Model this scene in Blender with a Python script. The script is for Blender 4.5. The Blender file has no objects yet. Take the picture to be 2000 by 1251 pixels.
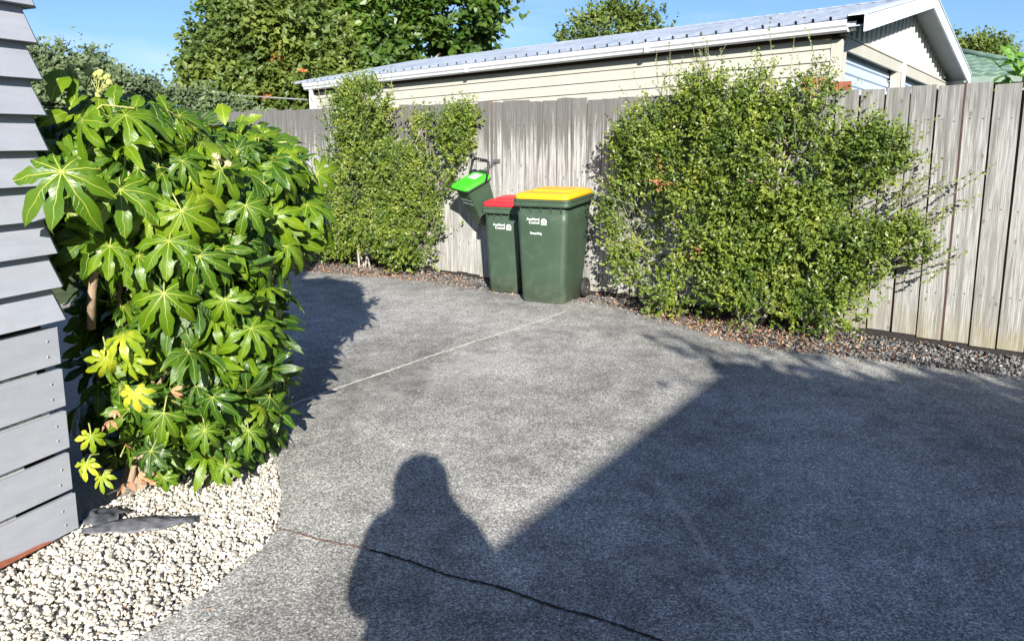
import bpy, bmesh, math, random
import numpy as np
from mathutils import Vector, Matrix

# ------------------------------------------------------------------ camera, world, sun, exposure
SC = bpy.context.scene
COL = SC.collection
R = math.radians
SLOPE = math.tan(R(2.78))            # the drive climbs gently away from the camera
SUN_EL, SUN_AZ = 19.7, (0.105, -1.0)

cam_d = bpy.data.cameras.new('camera')
cam = bpy.data.objects.new('camera', cam_d); COL.objects.link(cam)
cam.location = (0, 0, 1.56)
cam.rotation_euler = (R(90 - 10.1), 0, 0)
cam_d.sensor_fit = 'HORIZONTAL'; cam_d.sensor_width = 36
cam_d.lens = 36 * 1550 / 2000
cam_d.clip_start = 0.02; cam_d.clip_end = 800
SC.camera = cam

world = bpy.data.worlds.new('World'); SC.world = world; world.use_nodes = True
wn = world.node_tree; wn.nodes.clear()
wo = wn.nodes.new('ShaderNodeOutputWorld'); bg = wn.nodes.new('ShaderNodeBackground')
sky = wn.nodes.new('ShaderNodeTexSky'); sky.sky_type = 'NISHITA'; sky.sun_disc = False
sky.sun_elevation = R(SUN_EL); sky.air_density = 1.0; sky.dust_density = 0.4; sky.ozone_density = 1.6
sun_az = math.atan2(SUN_AZ[0], SUN_AZ[1])
sky.sun_rotation = sun_az
tcw = wn.nodes.new('ShaderNodeTexCoord'); mpw = wn.nodes.new('ShaderNodeMapping')
mpw.inputs['Scale'].default_value = (2.0, 2.0, 9.0)
nzw = wn.nodes.new('ShaderNodeTexNoise'); nzw.inputs['Scale'].default_value = 2.2; nzw.inputs['Detail'].default_value = 6
crw = wn.nodes.new('ShaderNodeMapRange'); crw.inputs['From Min'].default_value = .52; crw.inputs['From Max'].default_value = .80
crw.inputs['To Max'].default_value = .38
mxw = wn.nodes.new('ShaderNodeMix'); mxw.data_type = 'RGBA'; mxw.inputs['B'].default_value = (10, 10, 12, 1)
wn.links.new(tcw.outputs['Generated'], mpw.inputs['Vector']); wn.links.new(mpw.outputs[0], nzw.inputs['Vector'])
wn.links.new(nzw.outputs['Fac'], crw.inputs['Value']); wn.links.new(crw.outputs[0], mxw.inputs['Factor'])
tnt = wn.nodes.new('ShaderNodeMix'); tnt.data_type = 'RGBA'; tnt.blend_type = 'MULTIPLY'; tnt.inputs['Factor'].default_value = 1
tnt.inputs['B'].default_value = (.84, 1.06, 1.52, 1); wn.links.new(sky.outputs[0], tnt.inputs['A'])
wn.links.new(tnt.outputs['Result'], mxw.inputs['A']); wn.links.new(mxw.outputs['Result'], bg.inputs['Color'])
bg.inputs['Strength'].default_value = 0.05
wn.links.new(bg.outputs[0], wo.inputs[0])

sd = bpy.data.lights.new('sun', 'SUN'); so = bpy.data.objects.new('sun', sd); COL.objects.link(so)
sd.energy = 5.0; sd.angle = R(0.53); sd.color = (1.0, .955, .885)
k = math.hypot(*SUN_AZ); ce = math.cos(R(SUN_EL))
SUN = Vector((SUN_AZ[0] / k * ce, SUN_AZ[1] / k * ce, math.sin(R(SUN_EL))))
so.rotation_euler = (-SUN).to_track_quat('-Z', 'Y').to_euler()
so.location = (0, -12, 8)

SC.view_settings.view_transform = 'Standard'; SC.view_settings.look = 'None'
SC.view_settings.gamma = 1; SC.view_settings.exposure = 1.2; SC.view_settings.use_curve_mapping = False

rng = np.random.default_rng(7); random.seed(7)
SUNV = np.array(SUN)

# ------------------------------------------------------------------ helpers
def tag(o, label=None, cat=None, group=None, kind=None):
    if label: o['label'] = label
    if cat: o['category'] = cat
    if group: o['group'] = group
    if kind: o['kind'] = kind
    return o

def empty(name, mat=None):
    o = bpy.data.objects.new(name, None); COL.objects.link(o); o.empty_display_size = .1
    if mat is not None: o.matrix_world = mat
    return o

def link(name, me, m, parent=None):
    o = bpy.data.objects.new(name, me); COL.objects.link(o)
    for mm in (m if isinstance(m, (list, tuple)) else [m]): me.materials.append(mm)
    if parent is not None: o.parent = parent
    return o

def gz(y):
    return SLOPE * min(max(y, -12), 14)

class MB:
    """collects shapes; build() links them as one mesh object"""
    def __init__(s): s.v = []; s.f = []; s.sm = []
    def add(s, vs, fs, smooth=False):
        b = len(s.v); s.v += [tuple(p) for p in vs]; s.f += [tuple(i + b for i in q) for q in fs]
        s.sm += [smooth] * len(fs); return s
    def box(s, a, b, M=None):
        x0, y0, z0 = a; x1, y1, z1 = b
        vs = [(x0,y0,z0),(x1,y0,z0),(x1,y1,z0),(x0,y1,z0),(x0,y0,z1),(x1,y0,z1),(x1,y1,z1),(x0,y1,z1)]
        if M is not None: vs = [M @ Vector(p) for p in vs]
        return s.add(vs, [(0,3,2,1),(4,5,6,7),(0,1,5,4),(1,2,6,5),(2,3,7,6),(3,0,4,7)])
    def prism(s, poly, h0, h1, axis='z', M=None):
        """poly in 2-D extruded along axis"""
        def P(p, h):
            q = {'z': (p[0], p[1], h), 'y': (p[0], h, p[1]), 'x': (h, p[0], p[1])}[axis]
            return M @ Vector(q) if M is not None else q
        n = len(poly); vs = [P(p, h0) for p in poly] + [P(p, h1) for p in poly]
        fs = [tuple(range(n)), tuple(range(2 * n - 1, n - 1, -1))] + [(i, i + n, (i + 1) % n + n, (i + 1) % n) for i in range(n)]
        return s.add(vs, fs)
    def tube(s, pts, rad, n=8, caps=True):
        pts = [Vector(p) for p in pts]; rad = rad if isinstance(rad, (list, tuple)) else [rad] * len(pts)
        up = None; vs = []
        for i, p in enumerate(pts):
            d = (pts[min(i + 1, len(pts) - 1)] - pts[max(i - 1, 0)]).normalized()
            if up is None: up = Vector((0, 0, 1)) if abs(d.z) < .9 else Vector((1, 0, 0))
            a = d.cross(up).normalized(); up = a.cross(d).normalized()
            for j in range(n):
                t = 2 * math.pi * j / n; vs.append(p + (a * math.cos(t) + up * math.sin(t)) * rad[i])
        fs = [(i*n+j, i*n+(j+1)%n, (i+1)*n+(j+1)%n, (i+1)*n+j) for i in range(len(pts)-1) for j in range(n)]
        if caps: fs += [tuple(range(n-1,-1,-1)), tuple((len(pts)-1)*n+j for j in range(n))]
        return s.add(vs, fs, True)
    def loft(s, rings, caps=True, smooth=True):
        n = len(rings[0]); vs = [p for r in rings for p in r]
        fs = [(i*n+j, i*n+(j+1)%n, (i+1)*n+(j+1)%n, (i+1)*n+j) for i in range(len(rings)-1) for j in range(n)]
        s.add(vs, fs, smooth)
        if caps: s.add([p for p in rings[0]], [tuple(range(n-1,-1,-1))]); s.add(rings[-1], [tuple(range(n))])
        return s
    def build(s, name, m, parent=None, bevel=0, autosm=None):
        me = bpy.data.meshes.new(name); me.from_pydata([tuple(p) for p in s.v], [], s.f)
        me.polygons.foreach_set('use_smooth', s.sm); me.update()
        o = link(name, me, m, parent)
        if bevel:
            b = o.modifiers.new('bevel', 'BEVEL'); b.width = bevel; b.segments = 2; b.limit_method = 'ANGLE'; b.angle_limit = R(35)
        return o

def rrect(w, d, r, n=4):
    """rounded rectangle outline, centred, ccw"""
    pts = []
    for cx, cy, a0 in ((w/2-r, -d/2+r, -90), (w/2-r, d/2-r, 0), (-w/2+r, d/2-r, 90), (-w/2+r, -d/2+r, 180)):
        for i in range(n + 1):
            a = R(a0 + 90 * i / n); pts.append((cx + r * math.cos(a), cy + r * math.sin(a)))
    return pts

def mesh_np(name, V, F, m, parent=None, attr=None, smooth=False):
    me = bpy.data.meshes.new(name); nv, (nf, kf) = len(V), F.shape
    me.vertices.add(nv); me.vertices.foreach_set('co', np.ascontiguousarray(V, np.float32).ravel())
    me.loops.add(nf * kf); me.loops.foreach_set('vertex_index', np.ascontiguousarray(F, np.int32).ravel())
    me.polygons.add(nf); me.polygons.foreach_set('loop_start', np.arange(0, nf * kf, kf, dtype=np.int32))
    me.polygons.foreach_set('loop_total', np.full(nf, kf, np.int32))
    me.polygons.foreach_set('use_smooth', np.full(nf, smooth))
    me.update(calc_edges=True)
    if attr is not None:
        a = me.attributes.new('lf', 'FLOAT_VECTOR', 'POINT'); a.data.foreach_set('vector', np.ascontiguousarray(attr, np.float32).ravel())
    return link(name, me, m, parent)

def unit(a): return a / np.maximum(np.linalg.norm(a, axis=-1, keepdims=True), 1e-9)

def frames(nrm, d):
    z = unit(nrm); y = d - (d * z).sum(-1, keepdims=True) * z; y = unit(y); x = np.cross(y, z)
    return np.stack([x, y, z], -1)                       # columns

def scatter(T, F, A, pos, Rm, scl, rnd):
    """copies of template T at pos -> verts, faces, attributes"""
    n, kT = len(pos), len(T)
    V = np.einsum('nij,nkj->nki', Rm, T[None] * np.reshape(scl, (n, -1))[:, None, :]) + pos[:, None]
    FF = (F[None] + (np.arange(n) * kT)[:, None, None]).reshape(-1, F.shape[1])
    at = np.repeat(A[None], n, 0).copy(); at[:, :, 2] = rnd[:, None]
    return V.reshape(-1, 3), FF, at.reshape(-1, 3)

def merge(parts):
    V, F, A, b = [], [], [], 0
    for v, f, a in parts: V.append(v); F.append(f + b); A.append(a); b += len(v)
    return np.concatenate(V), np.concatenate(F), np.concatenate(A)

# ------------------------------------------------------------------ materials
class N:
    def __init__(s, name):
        s.m = bpy.data.materials.new(name); s.m.use_nodes = True; s.t = s.m.node_tree
        s.b = s.t.nodes['Principled BSDF']; s.out = s.t.nodes['Material Output']
    def n(s, kind, **kw):
        x = s.t.nodes.new(kind)
        for a, v in kw.items():
            if a in x.inputs: s.set(x.inputs[a], v)
            else: setattr(x, a, v)
        return x
    def set(s, i, v):
        if isinstance(v, bpy.types.NodeSocket): s.t.links.new(v, i)
        elif isinstance(v, tuple) and len(v) == 3 and i.type == 'RGBA': i.default_value = (*v, 1)
        else: i.default_value = v
    def P(s, **kw):
        for a, v in kw.items(): s.set(s.b.inputs[a.replace('_', ' ')], v)
        return s.m
    def coord(s, what='Object', scale=(1, 1, 1)):
        c = s.n('ShaderNodeTexCoord'); mp = s.n('ShaderNodeMapping'); mp.inputs['Scale'].default_value = scale
        s.t.links.new(c.outputs[what], mp.inputs['Vector']); return mp.outputs[0]
    def noise(s, vec, scale, detail=4, rough=.5, dist=0):
        x = s.n('ShaderNodeTexNoise', Vector=vec, Scale=scale, Detail=detail, Roughness=rough, Distortion=dist); return x.outputs['Fac']
    def vor(s, vec, scale, out='Color', feature='F1'):
        x = s.n('ShaderNodeTexVoronoi', feature=feature, Vector=vec, Scale=scale); return x.outputs[out]
    def ramp(s, fac, stops, interp='LINEAR'):
        x = s.n('ShaderNodeValToRGB', Fac=fac); e = x.color_ramp.elements; x.color_ramp.interpolation = interp
        while len(e) < len(stops): e.new(.5)
        for i, (p, c) in enumerate(stops):
            e[i].position = p; e[i].color = (*c, 1) if isinstance(c, tuple) else (c, c, c, 1)
        return x.outputs[0]
    def mix(s, fac, a, b, blend='MIX'):
        x = s.n('ShaderNodeMix'); x.data_type = 'RGBA'; x.blend_type = blend
        s.set(x.inputs['Factor'], fac); s.set(x.inputs['A'], a); s.set(x.inputs['B'], b); return x.outputs['Result']
    def math(s, op, a, b=0., c=0., clamp=False):
        x = s.n('ShaderNodeMath'); x.operation = op; x.use_clamp = clamp
        s.set(x.inputs[0], a); s.set(x.inputs[1], b); s.set(x.inputs[2], c); return x.outputs[0]
    def mr(s, v, a, b, c=0., d=1.):
        x = s.n('ShaderNodeMapRange'); s.set(x.inputs[0], v); s.set(x.inputs[1], a); s.set(x.inputs[2], b); s.set(x.inputs[3], c); s.set(x.inputs[4], d); return x.outputs[0]
    def sep(s, v): return s.n('ShaderNodeSeparateXYZ', Vector=v).outputs
    def bump(s, h, strength=.4, dist=.01):
        x = s.n('ShaderNodeBump', Height=h, Strength=strength, Distance=dist); s.t.links.new(x.outputs[0], s.b.inputs['Normal']); return x
    def island(s): return s.n('ShaderNodeNewGeometry').outputs['Random Per Island']

def plain(name, col, rough=.6, var=.15, scale=6., metal=0., spec=.5, bump=0.):
    q = N(name); v = q.coord()
    nz = q.noise(v, scale, 6, .6)
    lo = tuple(c * (1 - var) for c in col); hi = tuple(min(1, c * (1 + var)) for c in col)
    if bump: q.bump(nz, bump, .01)
    return q.P(Base_Color=q.ramp(nz, [(.3, lo), (.7, hi)]), Roughness=rough, Metallic=metal, Specular_IOR_Level=spec)

def leaf_mat(name, cols, rough=.45, transl=.3, tcol=(.25, .4, .03), clump=2.5, spec=.5):
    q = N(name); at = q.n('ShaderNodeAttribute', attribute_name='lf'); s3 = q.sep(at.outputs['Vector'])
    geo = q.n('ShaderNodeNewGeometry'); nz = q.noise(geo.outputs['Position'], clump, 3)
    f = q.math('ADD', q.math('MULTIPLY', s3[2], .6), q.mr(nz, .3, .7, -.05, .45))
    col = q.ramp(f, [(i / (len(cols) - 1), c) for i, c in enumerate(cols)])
    q.P(Base_Color=col, Roughness=rough, Specular_IOR_Level=spec)
    tr = q.n('ShaderNodeBsdfTranslucent', Color=q.mix(.6, col, tcol))
    mx = q.n('ShaderNodeMixShader'); q.set(mx.inputs[0], transl)
    q.t.links.new(q.b.outputs[0], mx.inputs[1]); q.t.links.new(tr.outputs[0], mx.inputs[2]); q.t.links.new(mx.outputs[0], q.out.inputs[0])
    return q.m

def m_concrete():
    q = N('exposed_aggregate'); v = q.coord()
    c1 = q.sep(q.vor(v, 150.))[0]; c2 = q.sep(q.vor(v, 270.))[1]; big = q.noise(v, .9, 8, .66); mid = q.noise(v, 6., 5, .65)
    sp = q.mix(.45, q.ramp(c1, [(0, .05), (.4, .14), (.72, .33), (1, .66)]), q.ramp(c2, [(0, .05), (.5, .20), (.85, .40), (1, .7)]))
    grime = q.mr(q.math('ADD', q.math('MULTIPLY', big, .6), q.math('MULTIPLY', mid, .4)), .38, .60, .58, 1.26)
    xyz = q.sep(v)
    def line(x0, y0, x1, y1, w, soft):
        """soft mask along a segment on the ground"""
        L = math.hypot(x1-x0, y1-y0); nx, ny = -(y1-y0)/L, (x1-x0)/L; dx, dy = (x1-x0)/L, (y1-y0)/L
        wob = q.math('MULTIPLY', q.math('SUBTRACT', q.noise(v, 3., 3), .5), .12)
        d = q.math('ADD', q.math('ADD', q.math('MULTIPLY', xyz[0], nx), q.math('MULTIPLY', xyz[1], ny)), -(x0*nx + y0*ny))
        d = q.math('ABSOLUTE', q.math('ADD', d, wob))
        t = q.math('ADD', q.math('ADD', q.math('MULTIPLY', xyz[0], dx), q.math('MULTIPLY', xyz[1], dy)), -(x0*dx + y0*dy))
        a = q.mr(d, w, w + soft, 1., 0.)
        e = q.math('MULTIPLY', q.mr(t, 0., .25), q.mr(t, L - .3, L, 1., 0.))
        return q.math('MULTIPLY', a, e)
    lines = q.math('MAXIMUM', line(.66, 3.75, .84, 2.1, .003, .022), q.math('MULTIPLY', line(1.55, 3.75, 1.35, 2.9, .006, .03), .5))
    lines = q.math('MAXIMUM', lines, q.math('MULTIPLY', line(.35, 3.1, .80, 2.35, .01, .04), .45))
    lines = q.math('MULTIPLY', lines, q.math('MULTIPLY', q.mr(q.noise(v, 22., 3), .38, .6, .15, .8), q.mr(c1, .1, .8, .35, 1.)))
    pale = q.math('MULTIPLY', line(-1.35, 4.3, .1, 5.9, .10, .22), q.mr(q.noise(v, 5., 5, .7), .45, .62, 0., .55))
    dark = q.math('MULTIPLY', q.mr(q.noise(q.coord(scale=(1., .35, 1.)), 1.4, 4, .6), .56, .72), .45)
    col = q.mix(1., sp, q.n('ShaderNodeCombineColor', Red=q.math('MULTIPLY', grime, 1.27), Green=q.math('MULTIPLY', grime, 1.23), Blue=q.math('MULTIPLY', grime, 1.11)).outputs[0], 'MULTIPLY')
    col = q.mix(dark, col, (.045, .045, .042))
    stain = q.math('MULTIPLY', q.mr(q.noise(v, 2.6, 6, .7, .6), .60, .72), .5); col = q.mix(stain, col, (.07, .068, .062))
    dots = q.n('ShaderNodeTexVoronoi', voronoi_dimensions='2D', Vector=v, Scale=1.6); dm = q.mr(q.math('ADD', dots.outputs['Distance'], q.math('MULTIPLY', q.noise(v, 60., 2), .02)), .020, .026, 1., 0.)
    col = q.mix(q.math('MULTIPLY', dm, .8), col, (.62, .62, .60))
    col = q.mix(lines, col, (.62, .53, .46)); col = q.mix(pale, col, (.40, .38, .34))
    q.bump(c1, .55, .006)
    return q.P(Base_Color=col, Roughness=.85, Specular_IOR_Level=.3)

def m_stone(name, cols, rough=.7):
    q = N(name); r = q.island(); v = q.coord(); nz = q.noise(v, 60., 4)
    c = q.ramp(r, [(i / (len(cols) - 1), x) for i, x in enumerate(cols)])
    q.bump(nz, .4, .004)
    return q.P(Base_Color=q.mix(q.mr(nz, .35, .65, 0., .35), c, tuple(x * .6 for x in cols[len(cols)//2])), Roughness=rough)

def m_fence():
    q = N('weathered_paling'); v = q.coord(); r = q.island(); x3 = q.sep(v)
    off = q.n('ShaderNodeCombineXYZ', X=q.math('MULTIPLY', r, 37.), Z=q.math('MULTIPLY', r, 11.)).outputs[0]
    vv = q.n('ShaderNodeVectorMath', operation='ADD'); q.set(vv.inputs[0], v); q.set(vv.inputs[1], off)
    st = q.n('ShaderNodeMapping'); st.inputs['Scale'].default_value = (1, 1, .035); q.set(st.inputs[0], vv.outputs[0])
    grain = q.noise(st.outputs[0], 120., 8, .68, .3); broad = q.noise(st.outputs[0], 26., 6, .65, .6)
    blot = q.noise(vv.outputs[0], 5., 5, .65)
    col = q.ramp(grain, [(.32, (.10, .095, .088)), (.47, (.32, .315, .295)), (.64, (.55, .545, .52))])
    col = q.mix(q.mr(broad, .48, .62, 0., .75), col, (.14, .13, .12))
    col = q.mix(q.mr(r, 0., 1., 0., .35), col, (.24, .23, .21))
    col = q.mix(q.mr(x3[0], 1.2, 3.4, .24, 0.), col, (.12, .12, .11))
    # mould creeping down from the top, green algae at the foot
    top = q.math('MULTIPLY', q.mr(q.math('ADD', x3[2], q.math('MULTIPLY', q.math('SUBTRACT', broad, .5), 2.2)), 1.72, 2.02), q.mr(x3[0], 1.8, 3.6, .40, .78))
    col = q.mix(top, col, (.085, .082, .075))
    foot = q.math('MULTIPLY', q.mr(q.math('ADD', x3[2], q.math('MULTIPLY', q.math('SUBTRACT', blot, .5), .9)), .62, .08), .62)
    col = q.mix(foot, col, (.23, .19, .06))
    sw = q.sep(vv.outputs[0]); kn = q.n('ShaderNodeTexVoronoi', voronoi_dimensions='2D', Scale=2.6, Vector=q.n('ShaderNodeCombineXYZ', X=q.math('MULTIPLY', sw[0], 1.8), Y=sw[2]).outputs[0])
    spots = q.mr(q.math('ADD', kn.outputs['Distance'], q.math('MULTIPLY', q.noise(v, 50., 3), .03)), .045, .075, 1., 0.)
    col = q.mix(q.math('MULTIPLY', spots, .65), col, (.12, .085, .06))
    q.bump(grain, .5, .006)
    return q.P(Base_Color=col, Roughness=.88, Specular_IOR_Level=.2)

def m_painted_board():
    q = N('grey_painted_timber'); v = q.coord(); r = q.island()
    nz = q.noise(q.coord(scale=(.25, 1, 1)), 22., 5, .6); fine = q.noise(v, 90., 3)
    col = q.mix(q.mr(nz, .3, .7), (.29, .305, .34), (.35, .365, .40))
    col = q.mix(q.mr(r, 0., 1., 0., .22), col, (.27, .285, .315))
    dirt = q.mr(q.noise(v, 7., 8, .72), .52, .72, 0., .55)
    col = q.mix(dirt, col, (.30, .29, .28))
    sw = q.sep(v); ck = q.n('ShaderNodeTexVoronoi', voronoi_dimensions='2D', Scale=6., Vector=q.n('ShaderNodeCombineXYZ', X=sw[0], Y=sw[2]).outputs[0])
    chips = q.mr(q.math('ADD', ck.outputs['Distance'], q.math('MULTIPLY', q.noise(v, 70., 3), .05)), .045, .06, 1., 0.)
    col = q.mix(q.math('MULTIPLY', chips, q.mr(q.noise(v, 2.3, 2), .55, .6)), col, (.30, .12, .07))
    q.bump(q.math('ADD', nz, q.math('MULTIPLY', fine, .5)), .22, .004)
    return q.P(Base_Color=col, Roughness=.55, Specular_IOR_Level=.45)

def m_fatsia():
    q = N('glossy_palmate_leaf'); at = q.n('ShaderNodeAttribute', attribute_name='lf'); x = q.sep(at.outputs['Vector'])
    s, t, r = x[0], x[1], x[2]
    geo = q.n('ShaderNodeNewGeometry'); nz = q.noise(geo.outputs['Position'], 9., 4)
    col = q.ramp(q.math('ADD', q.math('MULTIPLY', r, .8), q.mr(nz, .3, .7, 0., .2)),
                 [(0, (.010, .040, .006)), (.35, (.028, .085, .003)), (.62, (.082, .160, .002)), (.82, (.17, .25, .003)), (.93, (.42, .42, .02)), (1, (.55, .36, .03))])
    w = q.mr(t, 0., 1., .016, .005)
    main = q.mr(s, q.math('MULTIPLY', w, .35), w, 1., 0.)
    side = q.math('FRACT', q.math('MULTIPLY', q.math('SUBTRACT', t, q.math('MULTIPLY', s, .9)), 11.))
    side = q.mr(q.math('ABSOLUTE', q.math('SUBTRACT', side, .5)), 0., .09, 1., 0.)
    col = q.mix(q.math('MULTIPLY', side, .28), col, (.20, .28, .04))
    col = q.mix(q.math('MULTIPLY', main, .8), col, (.42, .46, .08))
    q.bump(q.math('ADD', q.math('MULTIPLY', side, -.6), q.math('MULTIPLY', main, -1.2)), .5, .004)
    q.P(Base_Color=col, Roughness=q.mr(nz, .3, .7, .30, .50), Specular_IOR_Level=.42)
    tr = q.n('ShaderNodeBsdfTranslucent', Color=q.mix(.5, col, (.30, .42, .02)))
    mx = q.n('ShaderNodeMixShader'); q.set(mx.inputs[0], .20)
    q.t.links.new(q.b.outputs[0], mx.inputs[1]); q.t.links.new(tr.outputs[0], mx.inputs[2]); q.t.links.new(mx.outputs[0], q.out.inputs[0])
    return q.m

def m_bark(name='bark', a=(.16, .12, .09), b=(.34, .28, .21)):
    q = N(name); v = q.coord(scale=(1, 1, .25)); nz = q.noise(v, 40., 6, .65)
    q.bump(nz, .7, .01); return q.P(Base_Color=q.ramp(nz, [(.3, a), (.7, b)]), Roughness=.85)

def m_soil(name, cols, scale=30.):
    q = N(name); v = q.coord(); nz = q.noise(v, scale, 7, .7); q.bump(nz, .8, .02)
    return q.P(Base_Color=q.ramp(nz, [(.3, cols[0]), (.5, cols[1]), (.7, cols[2])]), Roughness=.95, Specular_IOR_Level=.2)

def m_plastic(name, col, rough=.42, scuff=.4):
    q = N(name); v = q.coord(); nz = q.noise(v, 7., 6, .7); fine = q.noise(v, 160., 2)
    c = q.mix(q.mr(nz, .5, .78, 0., scuff), col, tuple(min(1., x * 1.5 + .03) for x in col))
    dust = q.math('MULTIPLY', q.mr(q.sep(q.coord())[2], .22, .0), q.mr(nz, .4, .65, .1, .6))
    c = q.mix(q.math('MULTIPLY', dust, .5), c, (.24, .22, .18))
    scr = q.mr(q.noise(q.coord(scale=(6., 6., .8)), 14., 5, .7), .64, .70, 0., .35); c = q.mix(scr, c, tuple(min(1., x * 1.9 + .05) for x in col))
    q.bump(fine, .12, .002)
    return q.P(Base_Color=c, Roughness=q.mr(nz, .3, .8, rough, rough + .18), Specular_IOR_Level=.45)

def m_roof():
    q = N('weathered_roof_iron'); v = q.coord(); nz = q.noise(v, 1.6, 6, .7); f = q.noise(v, 14., 5, .7)
    c = q.mix(q.mr(nz, .35, .65), (.23, .27, .33), (.36, .40, .46))
    c = q.mix(q.mr(f, .60, .72, 0., .6), c, (.30, .22, .19))
    return q.P(Base_Color=c, Roughness=.45, Metallic=.25)

def m_litter():
    q = N('dry_leaf_litter'); r = q.island()
    return q.P(Base_Color=q.ramp(r, [(0, (.10, .05, .03)), (.35, (.30, .14, .07)), (.65, (.46, .24, .12)), (.85, (.50, .35, .20)), (1, (.20, .12, .08))]), Roughness=.8)

MT = dict(
    concrete=m_concrete(), fence=m_fence(), board=m_painted_board(), fatsia=m_fatsia(),
    bark=m_bark(), pale_bark=m_bark('pale_stem_bark', (.20, .14, .09), (.40, .29, .19)), grey_bark=m_bark('grey_twig_bark', (.20, .17, .14), (.40, .36, .31)),
    soil=m_soil('garden_soil', [(.03, .022, .016), (.07, .05, .035), (.13, .095, .065)]),
    grass=m_soil('rough_ground', [(.03, .045, .015), (.06, .085, .03), (.12, .12, .06)], 3.),
    grit=m_soil('dark_grit', [(.025, .023, .022), (.075, .068, .062), (.19, .165, .15)], 70.),
    white_bed=m_soil('pale_grit_bed', [(.16, .145, .12), (.34, .31, .26), (.52, .49, .42)], 60.),
    white_stone=m_stone('white_limestone_chip', [(.22, .20, .17), (.56, .51, .41), (.66, .62, .52), (.38, .35, .30), (.72, .69, .62), (.60, .53, .40), (.50, .46, .40)]),
    dark_stone=m_stone('dark_basalt_chip', [(.025, .027, .03), (.07, .075, .08), (.13, .135, .14), (.20, .19, .175), (.06, .063, .067), (.42, .39, .34)]),
    litter=m_litter(),
    shrub=leaf_mat('small_shrub_leaf', [(.022, .046, .010), (.060, .105, .014), (.130, .185, .022), (.23, .27, .035), (.40, .37, .055)], .42, .30, clump=4.),
    shrub_red=leaf_mat('rusty_dying_leaf', [(.20, .07, .03), (.38, .15, .07), (.48, .24, .12)], .6, .2, (.5, .2, .05)),
    tree=leaf_mat('dark_tree_leaf', [(.010, .025, .005), (.026, .060, .009), (.058, .112, .014), (.10, .16, .022), (.14, .20, .035)], .45, .3, clump=1.0),
    tree_y=leaf_mat('olive_tree_leaf', [(.018, .040, .008), (.045, .082, .012), (.088, .135, .02), (.15, .19, .03), (.24, .25, .045)], .5, .3, (.4, .4, .05), clump=1.3),
    tree_g=leaf_mat('grey_tree_leaf', [(.022, .042, .018), (.055, .085, .034), (.10, .14, .055), (.15, .20, .085), (.23, .27, .12)], .6, .2, (.3, .35, .15), clump=2.),
    orange=leaf_mat('orange_flower', [(.5, .14, .04), (.62, .22, .08), (.7, .3, .12)], .6, .3, (.8, .3, .1)),
    bin_green=m_plastic('dark_green_plastic', (.036, .062, .037)), bin_dark=m_plastic('deep_green_plastic', (.03, .05, .034)),
    lid_yellow=m_plastic('yellow_plastic', (.86, .40, .012), .38, .1), lid_red=m_plastic('red_plastic', (.62, .022, .028), .38, .15),
    lid_lime=m_plastic('lime_plastic', (.055, .56, .02), .36, .1), black=m_plastic('black_plastic', (.014, .014, .015), .45),
    rubber=plain('black_rubber', (.018, .018, .018), .75), white_ink=plain('white_print', (.72, .74, .72), .55, .05),
    sticker=plain('pale_sticker', (.55, .62, .58), .4, .2, 40.), steel=plain('dull_steel', (.35, .35, .35), .4, .2, 30., .8),
    siding=plain('cream_weatherboard', (.385, .370, .315), .6, .07, 3.), white=plain('white_enamel', (.52, .53, .54), .4, .05),
    brown=plain('brown_stained_timber', (.085, .050, .032), .75, .3, 9.), roof=m_roof(), barge=plain('pale_blue_fascia', (.55, .60, .65), .5, .06),
    gable=plain('pale_grey_board', (.50, .50, .47), .6, .06), door=plain('pale_blue_steel', (.42, .50, .60), .38, .08, 5., .1), soffit=plain('grey_soffit', (.30, .33, .36), .7, .1),
    tile=None, olive=plain('dark_green_paint', (.05, .10, .07), .5, .2), brick=plain('brown_brick', (.13, .075, .05), .85, .35, 20.),
    rust=plain('rust_red_timber', (.26, .085, .045), .8, .4, 14.), dark_batten=plain('dark_brown_batten', (.055, .028, .02), .8, .4, 12.),
    film=None, rail=plain('grey_rail', (.17, .17, .165), .6, .2), skin=plain('skin', (.55, .36, .27), .55, .06), cloth=plain('navy_cloth', (.03, .04, .08), .9, .2, 30.),
    denim=plain('denim', (.06, .09, .16), .9, .25, 40.), hair=plain('dark_hair', (.03, .02, .015), .6, .3, 60.), brownwall=plain('house_wall_board', (.45, .43, .40), .7, .1),
    lens=plain('phone_shell', (.02, .02, .022), .25, .1), banana=leaf_mat('broad_bright_leaf', [(.06, .16, .02), (.12, .26, .03), (.2, .34, .05)], .45, .35),
    puff=plain('pale_green_flower', (.36, .38, .11), .8, .25, 90.), puffc=plain('cream_seed_head', (.42, .34, .20), .8, .2, 90.),
    pale_line=plain('worn_mortar_strip', (.55, .50, .43), .9, .35, 25.), crack=plain('crack_filler_slit_shade', (.022, .018, .016), .95, .4, 30.), rusty=plain('old_timber_strip', (.20, .09, .06), .9, .4, 30.),
    paving=plain('plastic_scrap', (.8, .8, .8), .5))

q = N('green_roof_tile'); v = q.coord()
bk = q.n('ShaderNodeTexBrick', Vector=q.coord('UV'), Scale=1.); bk.inputs['Color1'].default_value = (.10, .17, .13, 1); bk.inputs['Color2'].default_value = (.14, .22, .17, 1)
bk.inputs['Mortar'].default_value = (.04, .07, .05, 1)
q.P(Base_Color=q.ramp(q.noise(v, 6., 5), [(.3, (.085, .15, .11)), (.7, (.17, .25, .19))]), Roughness=.6); MT['tile'] = q.m
q = N('black_plastic_film'); v = q.coord(); nz = q.noise(v, 16., 5, .6, 1.5); q.bump(nz, .65, .012)
q.P(Base_Color=q.ramp(q.noise(v, 18., 5), [(.35, (.05, .052, .06)), (.7, (.15, .15, .165))]), Roughness=.38, Specular_IOR_Level=.6); MT['film'] = q.m

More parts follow.
